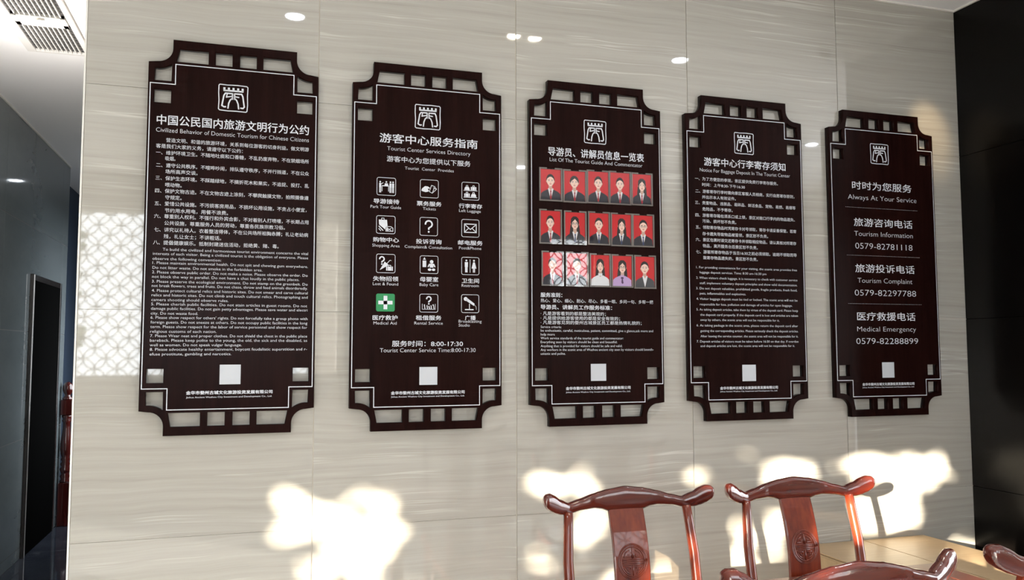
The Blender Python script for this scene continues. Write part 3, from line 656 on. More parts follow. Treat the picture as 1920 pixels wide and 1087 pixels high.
TEXT = [
 [
  ('中国公民国内旅游文明行为公约', 0.0327, 0.5665, 0.2115, 'T'),
  ('Civilized Behavior of Domestic Tourism for Chinese Citizens', 0.0311, 0.567, 0.2495, 't'),
  ('营造文明、和谐的旅游环境，关系到每位游客的切身利益。做文明游', 0.066, 0.5676, 0.285, 'c'),
  ('客是我们大家的义务，请遵守以下公约：', 0.0326, 0.3294, 0.3077, 'c'),
  ('一、维护环境卫生。不随地吐痰和口香糖，不乱扔废弃物，不在禁烟场所', 0.0332, 0.5683, 0.3315, 'c'),
  ('吸烟。', 0.0645, 0.104, 0.3522, 'c'),
  ('二、遵守公共秩序。不喧哗吵闹，排队遵守秩序，不并行挡道，不在公众', 0.0344, 0.569, 0.3776, 'c'),
  ('场所高声交谈。', 0.0657, 0.175, 0.3999, 'c'),
  ('三、保护生态环境。不踩踏绿地，不摘折花木和果实，不追捉、投打、乱', 0.0337, 0.5697, 0.4244, 'c'),
  ('喂动物。', 0.0669, 0.1262, 0.4483, 'c'),
  ('四、保护文物古迹。不在文物古迹上涂刻，不攀爬触摸文物，拍照摄像遵', 0.0336, 0.5689, 0.4708, 'c'),
  ('守规定。', 0.0681, 0.1273, 0.494, 'c'),
  ('五、爱惜公共设施。不污损客房用品，不损坏公用设施，不贪占小便宜，', 0.0329, 0.5624, 0.5169, 'c'),
  ('节约用水用电，用餐不浪费。', 0.068, 0.2828, 0.5414, 'c'),
  ('六、尊重别人权利。不强行和外宾合影，不对着别人打喷嚏，不长期占用', 0.0328, 0.5703, 0.5629, 'c'),
  ('公共设施，尊重服务人员的劳动，尊重各民族宗教习俗。', 0.0672, 0.485, 0.5867, 'c'),
  ('七、讲究以礼待人。衣着整洁得体，不在公共场所袒胸赤膊；礼让老幼病', 0.0341, 0.5696, 0.6112, 'c'),
  ('残，礼让女士；不讲粗话。', 0.0665, 0.261, 0.635, 'c'),
  ('八、提倡健康娱乐。抵制封建迷信活动，拒绝黄、赌、毒。', 0.0321, 0.4636, 0.6579, 'c'),
  ('To build the civilized and harmonious tourist environment concerns the vital', 0.0645, 0.5706, 0.6822, 'e'),
  ('interests of each visitor. Being a civilized tourist is the obligation of everyone. Please', 0.0326, 0.5709, 0.6982, 'e'),
  ('observe the following convention:', 0.0317, 0.2628, 0.7161, 'e'),
  ('1. Please maintain environmental health. Do not spit and chewing gum everywhere.', 0.0321, 0.5706, 0.7311, 'e'),
  ('Do not litter waste. Do not smoke in the forbidden area.', 0.0326, 0.4072, 0.7483, 'e'),
  ('2. Please observe public order. Do not make a noise. Please observe the order. Do', 0.0317, 0.5704, 0.7645, 'e'),
  ('not block the way in parallel. Do not have a chat loudly in the public places.', 0.0322, 0.54, 0.7807, 'e'),
  ('3. Please preserve the ecological environment. Do not stamp on the greenbelt. Do', 0.032, 0.5709, 0.7976, 'e'),
  ('not break flowers, trees and fruits. Do not chase, throw and feed animals disorderedly.', 0.0317, 0.5712, 0.813, 'e'),
  ('4. Please protect cultural relics and historic sites. Do not smear and carve cultural', 0.0322, 0.5714, 0.8303, 'e'),
  ('relics and historic sites. Do not climb and touch cultural relics. Photographing and', 0.032, 0.5716, 0.8464, 'e'),
  ('camera shooting should observe rules.', 0.0318, 0.2909, 0.8632, 'e'),
  ('5. Please cherish public facilities. Do not stain articles in guest rooms. Do not', 0.0316, 0.57, 0.8786, 'e'),
  ('damage public facilities. Do not gain petty advantages. Please save water and electri', 0.0314, 0.5717, 0.8943, 'e'),
  ('city. Do not waste food.', 0.0311, 0.1882, 0.9114, 'e'),
  ("6. Please show respect for others' rights. Do not forcefully take a group photo with", 0.0309, 0.5721, 0.9265, 'e'),
  ('foreign guests. Do not sneeze at others. Do not occupy public facilities in the long', 0.0314, 0.5717, 0.9429, 'e'),
  ('term. Please show respect for the labor of service personnel and show respect for', 0.0311, 0.5712, 0.959, 'e'),
  ('religious customs of each nation.', 0.0309, 0.2523, 0.9757, 'e'),
  ('7. Please Wear neat and proper clothes. Do not shield the chest in the public place', 0.0314, 0.5717, 0.9914, 'e'),
  ('bareback. Please keep polite to the young, the old, the sick and the disabled, as', 0.0311, 0.5719, 1.0074, 'e'),
  ('well as women. Do not speak vulgar language.', 0.0309, 0.3404, 1.0237, 'e'),
  ('8. Please advocate healthy entertainment, boycott feudalistic superstition and r-', 0.0314, 0.5717, 1.0394, 'e'),
  ('efuse prostitute, gambling and narcotics.', 0.0311, 0.3051, 1.056, 'e'),
  ('金华市婺州古城文化旅游投资发展有限公司', 0.1548, 0.4507, 1.1941, 'F'),
  ('Jinhua Ancient Wuzhou City Investment and Development Co., Ltd.', 0.1552, 0.4496, 1.2103, 'f'),
 ],
 [
  ('游客中心服务指南', 0.1049, 0.4992, 0.211, 'T'),
  ('Tourist Center Services Directory', 0.1347, 0.47, 0.2517, 't'),
  ('游客中心为您提供以下服务', 0.1337, 0.47, 0.292, 'S'),
  ('Tourist  Center  Provides', 0.2047, 0.4015, 0.3252, 'u'),
  ('导游接待', 0.084, 0.1834, 0.4609, 's'),
  ('Park Tour Guide', 0.0724, 0.191, 0.4836, 'u'),
  ('票务服务', 0.2532, 0.3517, 0.4617, 's'),
  ('Tickets', 0.2773, 0.3289, 0.4822, 'u'),
  ('行李寄存', 0.4229, 0.5187, 0.4629, 's'),
  ('Left Luggage', 0.4237, 0.513, 0.4828, 'u'),
  ('购物中心', 0.0835, 0.1832, 0.6109, 's'),
  ('投诉咨询', 0.2508, 0.3523, 0.6117, 's'),
  ('邮电服务', 0.4198, 0.5202, 0.6107, 's'),
  ('Shopping Area', 0.0805, 0.1865, 0.6338, 'u'),
  ('Complaint& Consultation', 0.2059, 0.3955, 0.6345, 'u'),
  ('Post&Phone', 0.4236, 0.5152, 0.6325, 'u'),
  ('失物招领', 0.0851, 0.1819, 0.7621, 's'),
  ('Lost & Found', 0.084, 0.1821, 0.7826, 'u'),
  ('母婴室', 0.2672, 0.3397, 0.7605, 's'),
  ('Baby Care', 0.2659, 0.3405, 0.782, 'u'),
  ('卫生间', 0.4354, 0.5058, 0.7626, 's'),
  ('Restroom', 0.4347, 0.5051, 0.782, 'u'),
  ('医疗救护', 0.0846, 0.1803, 0.9123, 's'),
  ('Medical Aid', 0.0881, 0.1771, 0.9334, 'u'),
  ('租借服务', 0.2521, 0.353, 0.9111, 's'),
  ('Rental Service', 0.246, 0.3588, 0.9325, 'u'),
  ('广播', 0.4487, 0.4921, 0.9098, 's'),
  ('Broadcasting', 0.4229, 0.5168, 0.9239, 'u'),
  ('Studio', 0.4229, 0.4682, 0.9394, 'u'),
  ('服务时间：8:00-17:30', 0.16, 0.4403, 1.0119, 'S'),
  ('Tourist Center Service Time:8:00-17:30', 0.1134, 0.4922, 1.038, 't'),
  ('金华市婺州古城文化旅游投资发展有限公司', 0.1574, 0.4471, 1.2007, 'F'),
  ('Jinhua Ancient Wuzhou City Investment and Development Co., Ltd.', 0.1575, 0.4471, 1.2153, 'f'),
 ],
 [
  ('导游员、讲解员信息一览表', 0.0804, 0.518, 0.2123, 'T'),
  ('List Of The Tourist Guide And Commentator', 0.0874, 0.5106, 0.2469, 't'),
  ('服务准则：', 0.045, 0.1423, 0.8096, 's'),
  ('热心、爱心、细心、耐心、尽心、多看一眼、多问一句、多帮一把', 0.0449, 0.5525, 0.8326, 'c'),
  ('导游员、讲解员工作服务标准：', 0.0447, 0.361, 0.8592, 's'),
  ('· 凡是游客看到的都是整洁美观的；', 0.0446, 0.3411, 0.8853, 'c'),
  ('· 凡是提供给游客使用的都是安全有效的；', 0.0445, 0.3997, 0.9041, 'c'),
  ('· 凡是游客见到的婺州古城景区员工都是热情礼貌的；', 0.0444, 0.4971, 0.9222, 'c'),
  ('Service criteria:', 0.0443, 0.1346, 0.9407, 'e'),
  ('be enthusiastic, careful, meticulous, patient, committed, give a glance,ask more and', 0.0443, 0.5505, 0.9555, 'e'),
  ('help more', 0.0442, 0.1052, 0.9712, 'e'),
  ('Work service standards of the tourist guide and commentator:', 0.0441, 0.412, 0.9866, 'e'),
  ('Everything seen by visitors should be clean and beautiful;', 0.044, 0.3828, 1.0022, 'e'),
  ('Anything that is provided for visitors should be safe and valid;', 0.044, 0.4061, 1.0185, 'e'),
  ('Any workers in the scenic area of Wuzhou ancient city seen by visitors should beenth-', 0.0439, 0.5509, 1.0338, 'e'),
  ('usiastic and polite.', 0.0438, 0.1519, 1.0495, 'e'),
  ('金华市婺州古城文化旅游投资发展有限公司', 0.1524, 0.4416, 1.1914, 'F'),
  ('Jinhua Ancient Wuzhou City Investment and Development Co., Ltd.', 0.1523, 0.4414, 1.2073, 'f'),
 ],
 [
  ('游客中心行李寄存须知', 0.0899, 0.5089, 0.2089, 'T'),
  ('Notice For Baggage Deposit In The Tourist Center', 0.068, 0.532, 0.2481, 't'),
  ('一、为了方便您的参观，景区提供免费行李寄存服务。', 0.0432, 0.4666, 0.2871, 'c'),
  ('时间：上午8:30-下午16:30', 0.0783, 0.2941, 0.3128, 'c'),
  ('二、游客寄存行李时需向景区客服人员相商，实行自愿寄存原则，', 0.0444, 0.5526, 0.3425, 'c'),
  ('并出示本人有效证件。', 0.0772, 0.2461, 0.3679, 'c'),
  ('三、贵重物品、违禁品、易碎品、鲜活食品、宠物、易燃、易爆等', 0.0418, 0.5569, 0.3938, 'c'),
  ('危险品，不予寄存。', 0.0777, 0.2288, 0.4209, 'c'),
  ('四、游客寄存箱包须系口或上锁，景区对敞口行李内的物品遗失、', 0.0422, 0.5518, 0.4488, 'c'),
  ('污染、损坏恕不负责。', 0.0766, 0.2459, 0.474, 'c'),
  ('五、领取寄存物品时凭寄存卡对号领取，寄存卡请妥善保管。若寄', 0.0427, 0.5577, 0.5019, 'c'),
  ('存卡遗失导致物品被冒领，景区恕不负责。', 0.0754, 0.4085, 0.5302, 'c'),
  ('六、景区包裹时请交还寄存卡并领取相应物品，请认真核对所寄存', 0.0416, 0.556, 0.5569, 'c'),
  ('物品，离开服务台后景区恕不负责。', 0.0758, 0.3533, 0.5833, 'c'),
  ('七、游客所寄存物品于当日16:30之前必须领取。逾期不领取而导', 0.042, 0.5568, 0.6103, 'c'),
  ('致寄存物品遗失的，景区恕不负责。', 0.077, 0.3519, 0.6358, 'c'),
  ('1. For providing convenience for your visiting, the scenic area provides free', 0.0414, 0.5563, 0.6786, 'e'),
  ('luggage deposit services. Time: 8:30 am-16:30 pm', 0.0587, 0.3947, 0.7003, 'e'),
  ('2. When visitors check luggage, it is necessary to check with customer service', 0.0405, 0.5566, 0.7244, 'e'),
  ('staff, implement voluntary deposit principles and show valid documentation.', 0.0577, 0.5559, 0.7473, 'e'),
  ('3. Do not deposit valuables, prohibited goods, fragile products, fresh food,', 0.0396, 0.5543, 0.7705, 'e'),
  ('pets, inflammables and explosives.', 0.0568, 0.2874, 0.7926, 'e'),
  ('4. Visitor baggage deposit must be tied or locked. The scenic area will not be', 0.0402, 0.5545, 0.8162, 'e'),
  ('responsible for loss, pollution and damage of articles for open baggage.', 0.0566, 0.5271, 0.84, 'e'),
  ('5. As taking deposit articles, take them by virtue of the deposit card. Please keep', 0.0392, 0.5555, 0.8625, 'e'),
  ('the deposit card properly. If the deposit card is lost and articles are taken', 0.0572, 0.5548, 0.8853, 'e'),
  ('away by others, the scenic area will not be responsible for it.', 0.0575, 0.4567, 0.9073, 'e'),
  ('6. As taking package in the scenic area, please return the deposit card after', 0.0386, 0.5534, 0.9316, 'e'),
  ('getting the corresponding articles. Please seriously check the deposit articles.', 0.0565, 0.5543, 0.9551, 'e'),
  ('After leaving the service counter, the scenic area will not be responsible for it.', 0.0568, 0.5535, 0.9783, 'e'),
  ('7. Deposit articles of visitors must be taken before 16:30 on that day. If overdue', 0.0379, 0.5537, 1.0012, 'e'),
  ('and deposit articles are lost, the scenic area will not be responsible for it.', 0.0559, 0.534, 1.0205, 'e'),
  ('金华市婺州古城文化旅游投资发展有限公司', 0.1483, 0.4398, 1.2037, 'F'),
  ('Jinhua Ancient Wuzhou City Investment and Development Co., Ltd.', 0.148, 0.4377, 1.2184, 'f'),
 ],
 [
  ('时时为您服务', 0.1207, 0.4637, 0.2686, 'M'),
  ('Always At Your Service', 0.0954, 0.4908, 0.3254, 'm'),
  ('-', 0.0797, 0.4973, 0.3732, 'D'),
  ('旅游咨询电话', 0.1241, 0.4618, 0.4425, 'M'),
  ('Tourism Information', 0.1245, 0.4611, 0.4972, 'm'),
  ('0579-82781118', 0.1281, 0.4568, 0.5528, 'n'),
  ('-', 0.0795, 0.5008, 0.599, 'D'),
  ('旅游投诉电话', 0.1239, 0.4643, 0.6592, 'M'),
  ('Tourism Complaint', 0.1349, 0.4486, 0.7168, 'm'),
  ('0579-82297788', 0.1169, 0.4683, 0.7723, 'n'),
  ('-', 0.0783, 0.502, 0.8245, 'D'),
  ('医疗救援电话', 0.1259, 0.4595, 0.8834, 'M'),
  ('Medical Emergency', 0.1245, 0.4604, 0.9431, 'm'),
  ('0579-82288899', 0.1171, 0.47, 0.9971, 'n'),
  ('金华市婺州古城文化旅游投资发展有限公司', 0.1435, 0.4387, 1.1974, 'F'),
  ('Jinhua Ancient Wuzhou City Investment and Development Co., Ltd.', 0.143, 0.438, 1.212, 'f'),
 ],
]
EMBLEM = [(0.239, 0.06, 0.3446, 0.1617), (0.2426, 0.0648, 0.347, 0.1644), (0.2409, 0.0658, 0.3436, 0.1671), (0.2439, 0.0649, 0.345, 0.1634), (0.2301, 0.061, 0.3359, 0.1602)]
CARD = [(0.2663, 1.0945, 0.3385, 1.1653), (0.2671, 1.1021, 0.3379, 1.1712), (0.2632, 1.0921, 0.3318, 1.1622), (0.2604, 1.103, 0.3293, 1.1746), (0.257, 1.0965, 0.3257, 1.168)]
ICON = [(0.0964, 0.368, 0.1691, 0.4368), (0.2663, 0.3666, 0.3391, 0.4372), (0.4347, 0.3669, 0.5058, 0.4374), (0.0958, 0.5178, 0.1683, 0.5865), (0.2659, 0.5167, 0.3363, 0.5879), (0.4343, 0.5172, 0.5059, 0.5868), (0.0971, 0.667, 0.1694, 0.7389), (0.2674, 0.6684, 0.3389, 0.7373), (0.4345, 0.6687, 0.5058, 0.7381), (0.0972, 0.8197, 0.1692, 0.8881), (0.2668, 0.8187, 0.3388, 0.8889), (0.4341, 0.8178, 0.5051, 0.8891)]
PHOTO = [(0.0466, 0.2891, 0.135, 0.4155), (0.1509, 0.2907, 0.2435, 0.4167), (0.2579, 0.286, 0.349, 0.4154), (0.3594, 0.2845, 0.448, 0.4152), (0.4627, 0.285, 0.5495, 0.4135), (0.0458, 0.4625, 0.1323, 0.5934), (0.154, 0.4641, 0.2419, 0.5928), (0.2614, 0.4623, 0.3485, 0.5903), (0.3648, 0.4629, 0.4517, 0.5921), (0.4648, 0.4631, 0.5544, 0.5919), (0.0548, 0.6351, 0.1388, 0.766), (0.161, 0.6351, 0.2494, 0.7664), (0.2676, 0.6388, 0.3503, 0.7665), (0.3659, 0.6393, 0.453, 0.7665), (0.4708, 0.6396, 0.56, 0.7694)]
PX = [-0.602, 0.1279, 0.8494, 1.5703, 2.3217] ; PZ = [2.5975, 2.5907, 2.5876, 2.5895, 2.589]


labels = ['leftmost dark wooden sign board, closely printed with rules about civilized behaviour',
 'dark wooden sign board with twelve pictograms, one of them a green cross',
 'dark wooden sign board carrying three rows of red portrait photos',
 'dark wooden baggage deposit notice board, between the portrait board and the telephone board',
 'rightmost dark wooden sign board listing three large telephone numbers']
boards = []
for k in range(5):
    b = empty('sign_board', (PX[k], 0, PZ[k])); tag(b, labels[k], 'sign', 'fretwork sign boards hung on the tiled wall')
    put(bpy.data.objects.new('wood_panel', board_me), b)
    border(b); emblem(b, EMBLEM[k])
    head = [r_ for r_ in TEXT[k] if r_[4] in 'TtM' or (r_[4] == 'S')]
    foot = [r_ for r_ in TEXT[k] if r_[4] in 'Ff']
    body = [r_ for r_ in TEXT[k] if r_ not in head and r_ not in foot]
    for nm_, rows_ in (('heading_text', head), ('body_text', body), ('footer_text', foot)):
        for row_ in rows_: text_block('dashed_line' if row_[4] == 'D' else nm_, [row_], b)
    d = Draw(); x0, y0, x1, y1 = CARD[k]; d.poly([(x0, y0), (x1, y0), (x1, y1), (x0, y1)]); d.out('blank_label', M['card'], b)
    boards.append(b)

# pictograms of the second board
def qmark(d, cx, cy, s, w):
    pts = [(cx + s*math.cos(math.radians(a))*0.5, cy - s*0.28 + s*0.5*math.sin(math.radians(a))) for a in range(-190, 75, 22)]
    d.stroke(pts + [(cx, cy + s*0.32), (cx, cy + s*0.55)], w); d.circ(cx, cy + s*0.85, w*0.62)
def pictogram(i, r_, parent):
    x0, y0, x1, y1 = r_; w = x1 - x0; h = y1 - y0; d = Draw(); cx = (x0+x1)/2
    P = lambda a, b: (x0 + a*w, y0 + b*h)
    S = lambda pts, wd, c=False: d.stroke([P(*q) for q in pts], wd*w, c)
    G = lambda pts, mi=0, dy=0: d.poly([P(*q) for q in pts], mi, dy)
    C = lambda a, b, r, ry=None, mi=0, dy=0: d.circ(*P(a, b), r*w, (ry or r)*h, mi, dy)
    R = lambda a, b, c, e, mi=0, dy=0: G([(a, b), (c, b), (c, e), (a, e)], mi, dy)
    if i == 9:
        d.rrect(x0, y0, x1, y1, 0.1*w, 0, 1)
        R(0.40, 0.12, 0.60, 0.88, 0, 0.0003); R(0.12, 0.40, 0.88, 0.60, 0, 0.0003)
        return d.out('pictogram', [M['print'], M['print_green']], parent)
    d.rrect(x0, y0, x1, y1, 0.1*w, 0.026*w)
    if i == 0:
        for a, s in ((0.17, 1.0), (0.86, 0.95), (0.72, 0.95)):
            C(a, 0.24, 0.045); R(a-0.055, 0.31, a+0.055, 0.56); R(a-0.05, 0.56, a-0.008, 0.85); R(a+0.008, 0.56, a+0.05, 0.85)
        C(0.50, 0.24, 0.045); G([(0.42, 0.32), (0.58, 0.32), (0.60, 0.44), (0.40, 0.44)])
        R(0.26, 0.44, 0.64, 0.49); S([(0.27, 0.46), (0.27, 0.78)], 0.035); S([(0.62, 0.46), (0.62, 0.78)], 0.035); S([(0.24, 0.36), (0.34, 0.28)], 0.03)
    elif i == 1:
        G([(0.06, 0.62), (0.10, 0.50), (0.26, 0.36), (0.42, 0.37), (0.55, 0.46), (0.46, 0.50), (0.40, 0.50), (0.48, 0.60), (0.44, 0.66), (0.30, 0.70), (0.14, 0.66)])
        S([(0.50, 0.66), (0.62, 0.30), (0.80, 0.36), (0.66, 0.74)], 0.03, True); S([(0.66, 0.74), (0.90, 0.50), (0.78, 0.36)], 0.03)
        S([(0.70, 0.42), (0.88, 0.50)], 0.025)
    elif i == 2:
        R(0.10, 0.455, 0.90, 0.485); R(0.10, 0.845, 0.90, 0.875)
        for (a, b, rnd_) in ((0.14, 0.20, 1), (0.52, 0.20, 0), (0.14, 0.59, 0), (0.52, 0.59, 1)):
            if rnd_: G([(a, b+0.24), (a+0.03, b+0.10), (a+0.11, b+0.05), (a+0.21, b+0.05), (a+0.29, b+0.10), (a+0.32, b+0.24)])
            else: R(a, b+0.05, a+0.06, b+0.24); R(a+0.08, b+0.05, a+0.24, b+0.24); R(a+0.26, b+0.05, a+0.32, b+0.24)
            S([(a+0.10, b+0.06), (a+0.12, b-0.02), (a+0.20, b-0.02), (a+0.22, b+0.06)], 0.03)
    elif i == 3:
        G([(0.12, 0.22), (0.56, 0.22), (0.62, 0.86), (0.50, 0.80), (0.14, 0.50)]); S([(0.26, 0.24), (0.28, 0.13), (0.40, 0.13), (0.42, 0.24)], 0.03)
        S([(0.12, 0.58), (0.36, 0.84)], 0.05); S([(0.12, 0.72), (0.24, 0.86)], 0.04)
        S([(0.50, 0.86), (0.88, 0.86), (0.88, 0.68), (0.78, 0.60), (0.60, 0.60), (0.50, 0.70)], 0.035, True); S([(0.62, 0.70), (0.80, 0.84)], 0.035); S([(0.80, 0.68), (0.58, 0.84)], 0.035)
    elif i == 4: qmark(d, *P(0.5, 0.47), 0.38*w, 0.085*w)
    elif i == 5:
        S([(0.16, 0.26), (0.84, 0.26), (0.84, 0.74), (0.16, 0.74)], 0.05, True); S([(0.16, 0.27), (0.5, 0.57), (0.84, 0.27)], 0.045); S([(0.16, 0.73), (0.40, 0.50)], 0.04); S([(0.84, 0.73), (0.60, 0.50)], 0.04)
    elif i == 6:
        qmark(d, *P(0.29, 0.33), 0.24*w, 0.07*w)
        G([(0.18, 0.86), (0.44, 0.40), (0.66, 0.58)]); S([(0.56, 0.50), (0.72, 0.32), (0.80, 0.34)], 0.03)
        R(0.52, 0.66, 0.58, 0.88); R(0.60, 0.66, 0.80, 0.88); R(0.82, 0.66, 0.88, 0.88); S([(0.62, 0.67), (0.64, 0.59), (0.76, 0.59), (0.78, 0.67)], 0.03)
    elif i == 7:
        R(0.14, 0.27, 0.34, 0.64); G([(0.16, 0.22), (0.32, 0.22), (0.28, 0.14), (0.20, 0.14)]); C(0.24, 0.12, 0.03)
        C(0.64, 0.33, 0.10); G([(0.50, 0.44), (0.78, 0.44), (0.86, 0.62), (0.80, 0.64), (0.74, 0.54), (0.74, 0.66), (0.54, 0.66), (0.54, 0.54), (0.46, 0.64), (0.41, 0.61)])
        C(0.53, 0.78, 0.10, 0.07); C(0.75, 0.78, 0.10, 0.07)
    elif i == 8:
        R(0.47, 0.12, 0.50, 0.88)
        C(0.27, 0.19, 0.055); R(0.18, 0.28, 0.36, 0.56); R(0.20, 0.56, 0.265, 0.87); R(0.275, 0.56, 0.34, 0.87)
        C(0.71, 0.19, 0.055); G([(0.66, 0.28), (0.76, 0.28), (0.85, 0.64), (0.57, 0.64)]); R(0.65, 0.64, 0.70, 0.87); R(0.72, 0.64, 0.77, 0.87)
    elif i == 10:
        qmark(d, *P(0.50, 0.33), 0.24*w, 0.07*w)
        S([(0.14, 0.54), (0.14, 0.84), (0.86, 0.84), (0.86, 0.54)], 0.025)
        for a in (0.26, 0.40, 0.62, 0.76): S([(a, 0.62), (a + 0.03, 0.82)], 0.05)
        S([(0.50, 0.66), (0.56, 0.84)], 0.06); C(0.26, 0.60, 0.03); C(0.74, 0.60, 0.04)
    elif i == 11:
        C(0.24, 0.24, 0.11); G([(0.34, 0.20), (0.76, 0.50), (0.72, 0.62), (0.27, 0.34)])
        S([(0.74, 0.56), (0.84, 0.66), (0.86, 0.84)], 0.02); S([(0.46, 0.50), (0.46, 0.82)], 0.04); R(0.20, 0.80, 0.70, 0.86)
    return d.out('pictogram', M['print'], parent)
for i, r_ in enumerate(ICON): pictogram(i, r_, boards[1])

# portrait photos of the third board, each in a clear acrylic pocket of the board
_mat = mat
def mat(n_, c_, r_): return _mat(n_, c_, r_, spec=0.08)
PM = [mat('photo_red', (0.58, 0.008, 0.016), 0.35), mat('photo_skin', (0.90, 0.63, 0.53), 0.5), mat('photo_hair', (0.012, 0.010, 0.012), 0.5), mat('photo_suit', (0.012, 0.014, 0.026), 0.5),
      mat('photo_shirt', (0.75, 0.76, 0.80), 0.5), mat('photo_red_tie', (0.30, 0.008, 0.02), 0.5), mat('photo_navy_tie', (0.02, 0.035, 0.11), 0.5), mat('photo_lips', (0.55, 0.16, 0.15), 0.5),
      mat('photo_brow', (0.10, 0.06, 0.05), 0.5), mat('photo_lilac', (0.50, 0.34, 0.62), 0.5), mat('photo_skin_shade', (0.60, 0.37, 0.29), 0.5), mat('photo_grey_suit', (0.05, 0.055, 0.065), 0.5), mat('photo_purple', (0.06, 0.02, 0.09), 0.5)]
mat = _mat
# hair, top, tie, glasses, face width, head tilt
WHO = [('up', 'suit', 5, 0, 1.00, 0), ('fringe', 'suit', 5, 0, 1.05, 0), ('up', 'suit', 5, 0, 0.98, 0), ('up', 'suit', 5, 0, 1.0, 0), ('long', 'suit', 5, 0, 0.98, 0),
       ('up', 'suit', 5, 0, 0.95, 0), ('long', 'suit', 6, 1, 0.98, 0), ('short', 'suit', 6, 0, 1.0, 0), ('long', 'suit', 6, 0, 0.95, 0), ('up', 'suit', 6, 1, 1.02, 0),
       ('up', 'suit', 5, 0, 1.0, 0), ('up', 'suit', 5, 0, 1.0, 0), ('long', 'white', None, 0, 0.98, 0), ('long', 'lilac', 12, 1, 1.0, 0), ('up', 'grey', None, 0, 1.06, 0)]
PL = ['first of the top row, with tied hair, dark suit and red tie', 'second of the top row, with a parted fringe, dark suit and red tie', 'middle of the top row, with hair drawn back, dark suit and red tie',
      'fourth of the top row, with tied hair, dark suit and red tie', 'last of the top row, with long loose black hair and red tie',
      'first of the middle row, with tied hair and red tie', 'second of the middle row, with long hair, glasses and navy tie', 'middle of the middle row, with short hair and navy tie',
      'fourth of the middle row, with long black hair and navy tie', 'last of the middle row, with glasses, tied hair and navy tie',
      'first of the bottom row, in a dark suit beside the bright reflection', 'second of the bottom row, in a dark suit behind the bright reflection', 'middle of the bottom row, with long hair and a pale grey top',
      'fourth of the bottom row, with glasses and a lilac blouse with purple bow', 'last of the bottom row, in a dark grey jacket over a white shirt']
def portrait(i, r_):
    x0, y0, x1, y1 = r_; w = x1 - x0; h = y1 - y0
    hair, topw, tie, gl, fw, _ = WHO[i]
    root = empty('portrait_photo', (PX[2] + x0, -(FT + 0.0012), PZ[2] - y1)); tag(root, 'red portrait, ' + PL[i], 'photo', 'ID portraits in the pockets of the third board')
    d = Draw(y=0.0)
    P = lambda a, b: (a*w, b*h - h)
    lay = [0]
    def G(pts, mi): lay[0] += 1; d.poly([P(*q) for q in pts], mi, lay[0]*0.00006)
    def C(a, b, rx, ry, mi, a0=0, a1=360): lay[0] += 1; d.circ(*P(a, b), rx*w, ry*h, mi, lay[0]*0.00006, 20, a0, a1)
    def S(pts, wd, mi): lay[0] += 1; d.stroke([P(*q) for q in pts], wd*w, False, mi, lay[0]*0.00006)
    sd_ = random.Random(i * 13 + 1); cx = 0.5 + sd_.uniform(-0.02, 0.02); cy = 0.375 + sd_.uniform(-0.012, 0.012); rx = 0.19 * fw; ry = 0.185
    G([(0, 0), (1, 0), (1, 1), (0, 1)], 0)
    if hair == 'long':
        G([(cx - rx*1.15, cy - 0.02), (cx - rx*1.05, cy - 0.17), (cx - 0.08, cy - 0.245), (cx + 0.08, cy - 0.245), (cx + rx*1.05, cy - 0.17), (cx + rx*1.2, cy), (cx + rx*1.45, 0.70), (cx + rx*1.3, 0.80), (cx - rx*1.3, 0.80), (cx - rx*1.45, 0.70)], 2)
    # shoulders
    body = {'suit': 3, 'white': 4, 'lilac': 9, 'grey': 11}[topw]
    G([(0.0, 1.0), (0.02, 0.80), (0.14, 0.73), (0.34, 0.665), (0.66, 0.665), (0.86, 0.73), (0.98, 0.80), (1.0, 1.0)], body)
    if topw in ('suit', 'grey'):
        G([(0.36, 0.64), (0.64, 0.64), (0.52, 0.99), (0.48, 0.99)], 4)
    G([(cx - 0.085, 0.50), (cx + 0.085, 0.50), (cx + 0.09, 0.66), (cx, 0.72), (cx - 0.09, 0.66)], 10)
    if topw in ('suit', 'grey'):
        G([(0.365, 0.63), (0.42, 0.62), (0.50, 0.715), (0.44, 0.76)], 4); G([(0.635, 0.63), (0.58, 0.62), (0.50, 0.715), (0.56, 0.76)], 4)
        S([(0.36, 0.66), (0.485, 0.99)], 0.02, 8); S([(0.64, 0.66), (0.515, 0.99)], 0.02, 8)
    if tie is not None and topw == 'suit':
        G([(0.46, 0.70), (0.54, 0.70), (0.525, 0.765), (0.475, 0.765)], tie); G([(0.478, 0.765), (0.522, 0.765), (0.55, 0.95), (0.50, 0.995), (0.45, 0.95)], tie)
    if topw == 'lilac':
        G([(0.40, 0.64), (0.48, 0.62), (0.50, 0.72), (0.42, 0.74)], 9); G([(0.60, 0.64), (0.52, 0.62), (0.50, 0.72), (0.58, 0.74)], 9)
        G([(0.44, 0.70), (0.56, 0.70), (0.58, 0.76), (0.42, 0.76)], 12); G([(0.47, 0.76), (0.53, 0.76), (0.57, 0.90), (0.50, 0.93), (0.45, 0.88)], 12)
    if topw == 'white': G([(cx - 0.12, 0.60), (cx + 0.12, 0.60), (cx + 0.10, 0.68), (cx - 0.10, 0.68)], 4)
    # head
    C(cx, cy - 0.035, rx*1.10, ry*1.07, 2)
    C(cx - rx*1.0, cy + 0.015, 0.028, 0.038, 10); C(cx + rx*1.0, cy + 0.015, 0.028, 0.038, 10)
    face = []
    for k in range(24):
        a = 2*PI*k/24; sx = math.cos(a); sy = math.sin(a)
        nar = 1.0 - 0.22*max(0, sy)**2
        face.append((cx + rx*0.95*sx*nar, cy + 0.005 + ry*0.93*sy))
    G(face, 1)
